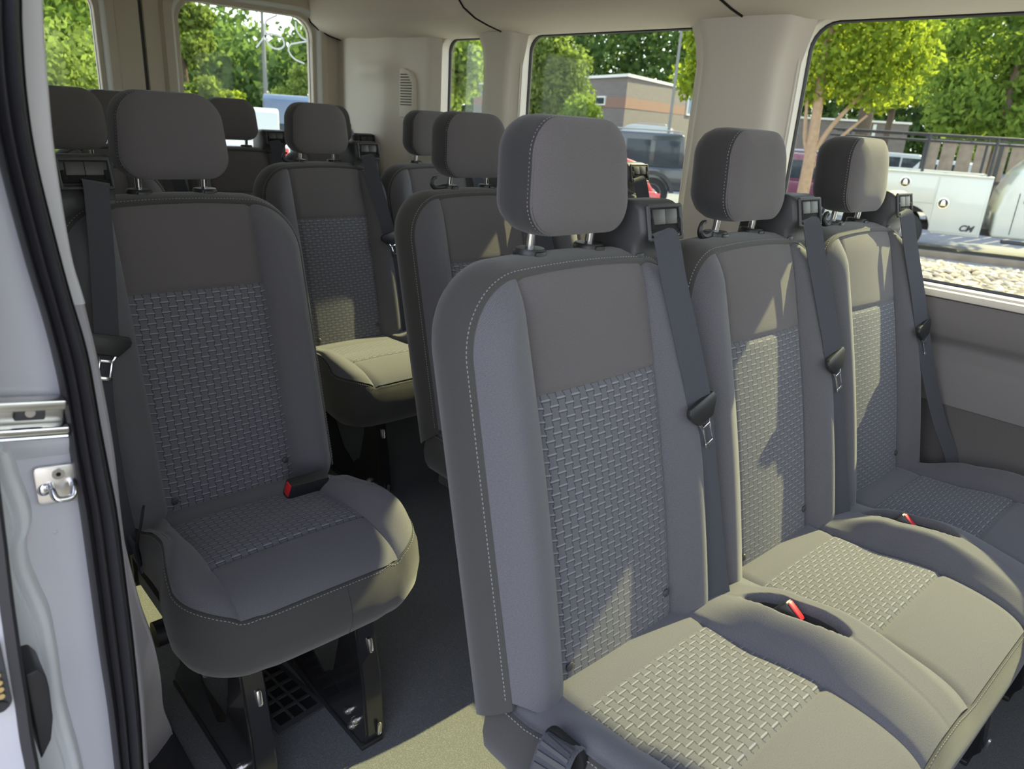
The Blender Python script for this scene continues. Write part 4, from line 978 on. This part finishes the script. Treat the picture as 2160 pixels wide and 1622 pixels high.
vehicle('suv', 'maroon car behind the tan tree trunk', 'car', Vector((21.8, 9.9, GZ)), math.radians(128), 1.85, suv_body, suv_house, M['maroon'], suv_win, (0.85, 3.5), 0.38, ((0.06, 1.08), (0.24, 1.56)), ((-0.02, 0.16, 0.92, .08, .3, .22), (-0.02, 1.68, 0.92, .08, .3, .22)), True)
vehicle('suv', 'white car with a black rear parked to the left of the tan trunk', 'car', Vector((27.0, 15.4, GZ)), math.radians(128), 1.85, suv_body, suv_house, M['pearl'], suv_win, (0.85, 3.5), 0.38, ((0.06, 1.08), (0.24, 1.56)), ((-0.02, 0.16, 0.92, .08, .3, .2), (-0.02, 1.68, 0.92, .08, .3, .2)))
vehicle('suv', 'white car far off, seen between the far headrest and the slat trailer', 'car', Vector((38.2, 13.3, GZ)), math.radians(110), 1.85, suv_body, suv_house, M['pearl'], suv_win, (0.85, 3.5), 0.38, ((0.06, 1.08), (0.24, 1.56)))
vehicle('sedan', 'silver car far off, just left of the slat trailer', 'car', Vector((34.0, 12.7, GZ)), math.radians(-80), 1.8, red_body, red_house, M['silver'], [(0.55, 1.1, 1.05, 1.42, .2, 0), (1.18, 1.9, 1.05, 1.46, 0, 0)], (0.85, 3.45), 0.33)
vehicle('suv', 'white car roof far off above the boxy dark car', 'car', Vector((33.4, 24.0, GZ)), math.radians(122), 1.85, suv_body, [(x, z*1.3) for x, z in suv_house], M['pearl'], suv_win, (0.85, 3.5), 0.38, None, (), True)
vehicle('suv', 'white car roof peeking over the nearest headrest', 'car', Vector((22.1, 20.0, GZ)), math.radians(140), 1.85, suv_body, [(x, z*1.33) for x, z in suv_house], M['pearl'], suv_win, (0.85, 3.5), 0.38)
vehicle('suv', 'dark blue tall car behind the rear door glass', 'car', Vector((14.1, 26.45, GZ)), math.radians(62), 1.95, suv_body, [(x, z*1.42) for x, z in suv_house], M['blue'], suv_win, (0.85, 3.5), 0.40, ((0.06, 1.2), (0.24, 1.9)), (), True)
pk = vehicle('pickup', 'white pickup seen from behind through the rear door glass', 'truck', Vector((8.85, 17.95, GZ)), math.radians(68), 1.95, [(0, 0.5), (-0.02, 1.15), (2.0, 1.18), (4.4, 1.22), (5.5, 1.15), (5.6, 0.5)], [(1.95, 1.15), (2.05, 1.9), (2.2, 2.0), (3.5, 2.0), (4.2, 1.2)], M['pearl'], [(2.2, 2.85, 1.3, 1.85, .05, 0), (2.95, 3.8, 1.3, 1.85, 0, .4)], (1.1, 4.5), 0.42, ((1.98, 1.25), (2.07, 1.85)), ((0.0, 0.1, 0.95, .05, .14, .3), (0.0, 1.85, 0.95, .05, .14, .3), (2.2, 0.97, 1.99, .06, .3, .04)))

# --- trees
def crown_mesh(blobs, n, size, seed, droop=0.0):
    r = random.Random(seed); b = MB(); tot = sum(q[3]**2 for q in blobs)
    for cx, cy, cz, rad, fl in blobs:
        for _ in range(int(n*rad*rad/tot)):
            d = Vector((r.gauss(0, 1), r.gauss(0, 1), r.gauss(0, 1))).normalized(); rr = rad*(r.random()**0.45)
            c = Vector((cx+d.x*rr, cy+d.y*rr, cz+d.z*rr*fl)); s_ = size*r.uniform(.6, 1.3)
            a = Vector((r.gauss(0, 1), r.gauss(0, 1), r.gauss(0, .7))).normalized(); q = a.orthogonal().normalized(); q = (Matrix.Rotation(r.uniform(0, 6.28), 3, a) @ q); p = a.cross(q)
            k = 0.55
            b.add([c-q*s_, c-q*s_*.2+p*s_*k, c+q*s_, c-q*s_*.2-p*s_*k], [(0, 1, 2, 3)])
    return b
def blobs_round(h0, h1, w_, n, seed, r0=0.32):
    r = random.Random(seed); out = []
    for _ in range(n):
        t = r.random(); z = lerp(h0, h1, t); ww = w_*math.sin(PI*(0.18+0.75*t))**0.7; a = r.uniform(0, 6.28); q = r.random()**.5*ww*.72
        out.append((q*math.cos(a), q*math.sin(a), z, w_*r0*r.uniform(.7, 1.25), .85))
    return out
def tree(name, label, cat, loc, mat, blobs, n, size, seed, trunk=None, bark='barkd', group=None):
    r = empty(name, loc); tag(r, label, cat, group)
    crown_mesh(blobs, n, size, seed).build('crown', mat, r, smooth=False)
    for pts, rad in (trunk or []):
        p = smoothpath(pts, 4); MB().tube(p, [lerp(rad, rad*.55, i/(len(p)-1)) for i in range(len(p))], 9).build('trunk' if rad > 0.06 else 'branch', M[bark], r)
    return r
# planted tree with tan trunk in the right window
bl = [(0.55, -0.9, 3.15, .62, .7), (0.2, -0.35, 3.35, .7, .8), (-0.05, 0.15, 3.5, .7, .9), (0.1, 0.4, 4.0, .75, .9), (0.3, -0.4, 4.1, .8, .8), (0.5, -1.0, 3.8, .7, .8), (0.55, -1.4, 3.55, .45, .8), (0.1, -0.1, 4.7, .8, .8), (0.4, -1.0, 4.5, .7, .8), (-0.1, 0.55, 3.1, .45, .8), (0.35, -0.5, 3.0, .5, .6), (0.1, 0.2, 2.9, .3, .7)]
tree('planted_tree', 'slim tree with a tan trunk and yellow-green leaves in the right window', 'tree', (14.29, 7.15, GZ), M['leafY'], bl, 5200, 0.075, 11, [([(0, 0, 0), (0.02, 0.02, 0.9), (-0.02, 0.0, 1.7), (0.0, 0.03, 2.4), (0.05, 0.1, 3.5), (0.1, 0.1, 4.3)], 0.13), ([(-0.02, 0, 1.7), (-0.05, 0.16, 2.15), (-0.05, 0.25, 2.8)], 0.05), ([(-0.01, 0, 1.8), (0.15, -0.25, 2.4), (0.35, -0.7, 3.1)], 0.055), ([(0, 0, 1.5), (0.2, -0.35, 2.1), (0.4, -0.75, 2.6)], 0.04)], 'bark')
tree('broadleaf_tree', 'broad bright green tree at the right edge above the work truck', 'tree', (28.2, 8.0, GZ), M['leafG'], blobs_round(2.8, 9.4, 2.9, 26, 5, .36)+[(-0.4, 1.5, 3.0, .6, .5), (-0.3, 1.7, 4.2, .6, .5), (-.3, 1.9, 5.2, .55, .5)], 15000, 0.13, 12, [([(0, 0, 0), (0, 0, 2.5), (0.1, 0, 5)], 0.2)])
tree('broadleaf_tree', 'yellow-lit leafy tree standing left of the broad bright green tree', 'tree', (31.0, 12.6, GZ), M['leafY'], blobs_round(3.6, 7.6, 1.6, 14, 8, .34), 3600, 0.12, 13, [([(0, 0, 0), (0, 0, 3), (0.1, 0, 5)], 0.15)])
tree('juniper_tree', 'feathery upright evergreen filling the left of the middle window', 'tree', (26.0, 26.0, GZ), M['leafO'], [(a*1.5, b*1.5, c*1.36, d*1.5, e_) for a, b, c, d, e_ in [(-0.5, .5, 1.6, .8, 1), (0.2, -.2, 1.5, .8, 1), (-0.6, .6, 2.6, .85, 1), (0.1, 0, 2.6, .9, 1), (.45, -.45, 2.4, .7, 1), (-.6, .6, 3.5, .7, 1.1), (0, .1, 3.6, .75, 1.1), (.4, -.4, 3.3, .6, 1.1), (-.5, .6, 4.1, .4, 1.2), (.05, .1, 4.2, .4, 1.2)]], 10000, 0.12, 14, [([(0, 0, 0), (0, 0, 1.5)], 0.12)])
tree('round_shrub', 'small rounded bright green bush before the brick building', 'shrub', (24.9, 23.2, GZ), M['leafG'], [(0, 0, 2.6, .8, 1), (.25, -.2, 2.4, .75, 1), (-.2, .2, 2.0, .8, 1), (0.1, 0, 1.5, .8, 1)], 4200, 0.085, 15, [([(0, 0, 0), (0, 0, 1.6)], 0.06)])
tree('broadleaf_tree', 'tall tree showing in the small rearmost side window', 'tree', (25.0, 33.5, GZ), M['leafG'], blobs_round(3.5, 11, 3.6, 22, 21, .36), 7500, 0.2, 22, [([(0, 0, 0), (0, 0, 5)], 0.25)])
tree('broadleaf_tree', 'yellow-green tree over the right end of the brick building', 'tree', (31.5, 20.8, GZ), M['leafY'], blobs_round(4.2, 10, 3.0, 20, 23, .36), 7000, 0.17, 24, [([(0, 0, 0), (0, 0, 5)], 0.2)])
tree('leafy_bush', 'big pale green bush low in the left rear door glass', 'shrub', (4.1, 17.6, GZ), M['leafO'], blobs_round(0.6, 3.0, 1.7, 16, 25, .42), 7500, 0.075, 26, [([(0, 0, 0), (0, 0, 1)], 0.06)])
tree('broadleaf_tree', 'large tree behind the pale bush in the left rear door glass', 'tree', (7.3, 29.5, GZ), M['leafG'], blobs_round(1.8, 9.5, 4.4, 34, 27, .36), 15000, 0.15, 28, [([(0, 0, 0), (0, 0, 5)], 0.28)])
tree('broadleaf_tree', 'olive tree at the left edge of the right rear door glass', 'tree', (12.6, 35.2, GZ), M['leafO'], blobs_round(1.6, 7.6, 1.5, 20, 29, .40), 6500, 0.15, 30, [([(0, 0, 0), (0, 0, 4)], 0.22)])
tree('leafy_bush', 'yellow-green bush under the light pole in the rear door glass', 'shrub', (12.7, 30.6, GZ), M['leafY'], blobs_round(0.5, 2.3, 1.1, 10, 31, .42), 2800, 0.11, 32)
tree('leafy_bush', 'pale olive bush at the right edge of the rear door glass', 'shrub', (19.4, 37.0, GZ), M['leafO'], blobs_round(0.5, 3.8, 1.9, 14, 33, .42), 5200, 0.12, 34)
# woods all round, beyond counting
r_ = random.Random(40); bl = []
for k in range(150):
    a = math.radians(lerp(2, 92, k/149.0)+r_.uniform(-.5, .5)); D_ = r_.uniform(86, 98)
    h = 9.2+1.6*math.sin(a*37) if a < math.radians(32) else 17.5
    if math.radians(42.3) < a < math.radians(45.5): h = 12.0
    x, y = D_*math.sin(a), D_*math.cos(a)
    for z in np.arange(0.5, h, 2.2): bl.append((x+r_.uniform(-1, 1), y+r_.uniform(-1, 1), GZ+z+r_.uniform(-.6, .8), r_.uniform(2.0, 3.6), 1.0))
for k in range(70):
    a = math.radians(lerp(12, 31, k/69.0)); D_ = r_.uniform(62, 74); x, y = D_*math.sin(a), D_*math.cos(a); h = 6.4+1.3*math.sin(a*41)
    for z in np.arange(0.3, h, 1.6): bl.append((x+r_.uniform(-1, 1), y+r_.uniform(-1, 1), GZ+z+r_.uniform(-.4, .5), r_.uniform(1.3, 2.2), 1.0))
tag(crown_mesh(bl, 125000, 0.40, 41).build('treeline', M['leafD'], smooth=False), 'deep green woods beyond the car park', 'woods', kind='stuff')

# --- brick building with a salmon band
def wallprism(poly, z0, z1): return MB().prism(poly, z0, z1, 'z')
bA = Vector((36.9, 30.7)); e1 = Vector((12.0, 4.0)).normalized(); e2 = Vector((4.6, 12.0)).normalized()
def foot(o, a, b): return [tuple(bA-e1*o-e2*o), tuple(bA+e1*(a+o)-e2*o*.2), tuple(bA+e1*(a+o)+e2*(b+o)), tuple(bA-e1*o*.2+e2*(b+o))]
t = empty('brick_building', (0, 0, GZ)); tag(t, 'low grey-brown brick building with a salmon band and small windows', 'building')
wallprism(foot(0, 15, 29), 0, 4.95).build('walls', M['brick'], t, smooth=False)
wallprism(foot(0.04, 15, 29), 3.15, 3.75).build('brick_band', M['salmon'], t, smooth=False)
wallprism(foot(0.18, 15, 29), 4.90, 5.06).build('coping', M['roofw'], t, smooth=False)
wang = math.atan2(e2.y, e2.x)
for k, u_ in enumerate((3.1, 11.5, 16.5, 21.5)):
    c_ = bA+e2*u_+Vector((e2.y, -e2.x))*-0.05
    f_ = MB().box((c_.x, c_.y, 3.55), (1.25, 0.12, 0.55), 0.01, Matrix.Rotation(wang, 3, 'Z')).build('window_frame', M['roofw'], t, smooth=False)
    c_ = bA+e2*u_+Vector((e2.y, -e2.x))*-0.09
    MB().box((c_.x, c_.y, 3.55), (1.05, 0.10, 0.36), 0, Matrix.Rotation(wang, 3, 'Z')).build('window_pane', M['carglass'], f_, smooth=False)
c_ = bA+e1*13.0+Vector((e1.y, -e1.x))*0.05
f_ = MB().box((c_.x, c_.y, 3.9), (1.3, 0.12, 1.5), 0.01, Matrix.Rotation(math.atan2(e1.y, e1.x), 3, 'Z')).build('window_frame', M['roofw'], t, smooth=False)
c_ = bA+e1*13.0+Vector((e1.y, -e1.x))*0.09
MB().box((c_.x, c_.y, 3.9), (1.0, 0.10, 1.2), 0, Matrix.Rotation(math.atan2(e1.y, e1.x), 3, 'Z')).build('window_pane', plain('blue_louvre', (0.16, 0.24, 0.36), 0.4), f_, smooth=False)
# low brown block further right, light poles
t = empty('low_building', (39.9, 20.9, GZ), math.atan2(16.35-20.85, 41.93-39.88)); tag(t, 'long low brown brick block seen behind the planted tree', 'building')
MB().box((2.2, 4.0, 1.55), (6.2, 8, 3.1)).build('walls', M['brick'], t, smooth=False); MB().box((2.2, 4.0, 3.14), (6.4, 8.2, 0.1)).build('coping', M['roofw'], t, smooth=False)
MB().box((3.7, -0.04, 1.5), (0.16, 0.1, 3.0)).build('downpipe', M['roofw'], t, smooth=False)
def pole(label, x, y, h, r, m):
    t = empty('street_lamp', (x, y, GZ)); tag(t, label, 'pole')
    MB().tube([(0, 0, 0), (0, 0, h*.5), (0, 0, h)], [r, r*.85, r*.6], 10).build('shaft', m, t); MB().cyl((0, 0, 0), (0, 0, 0.4), r*2.2, 12).build('base', M['concrete'], t)
    MB().box((0.3, 0, h), (0.8, 0.25, 0.10), 0.03).build('lamp_head', m, t)
pole('slim grey light pole standing in the rear door glass', 15.09, 32.68, 6.1, 0.10, M['post'])
pole('thin dark light pole above the boxy dark car', 27.35, 20.2, 9.0, 0.07, M['post'])
t = empty('tree_trunk', (38.5, 16.85, GZ)); tag(t, 'thick brown bare trunk beyond the low brown block', 'tree')
MB().tube(smoothpath([(0, 0, 0), (0.05, 0, 3), (0, 0.05, 7)], 4), 0.33, 12).build('trunk', M['barkd'], t); crown_mesh(blobs_round(5.2, 10, 2.2, 14, 51, .38), 3500, 0.2, 52).build('crown', M['leafG'], t, smooth=False)
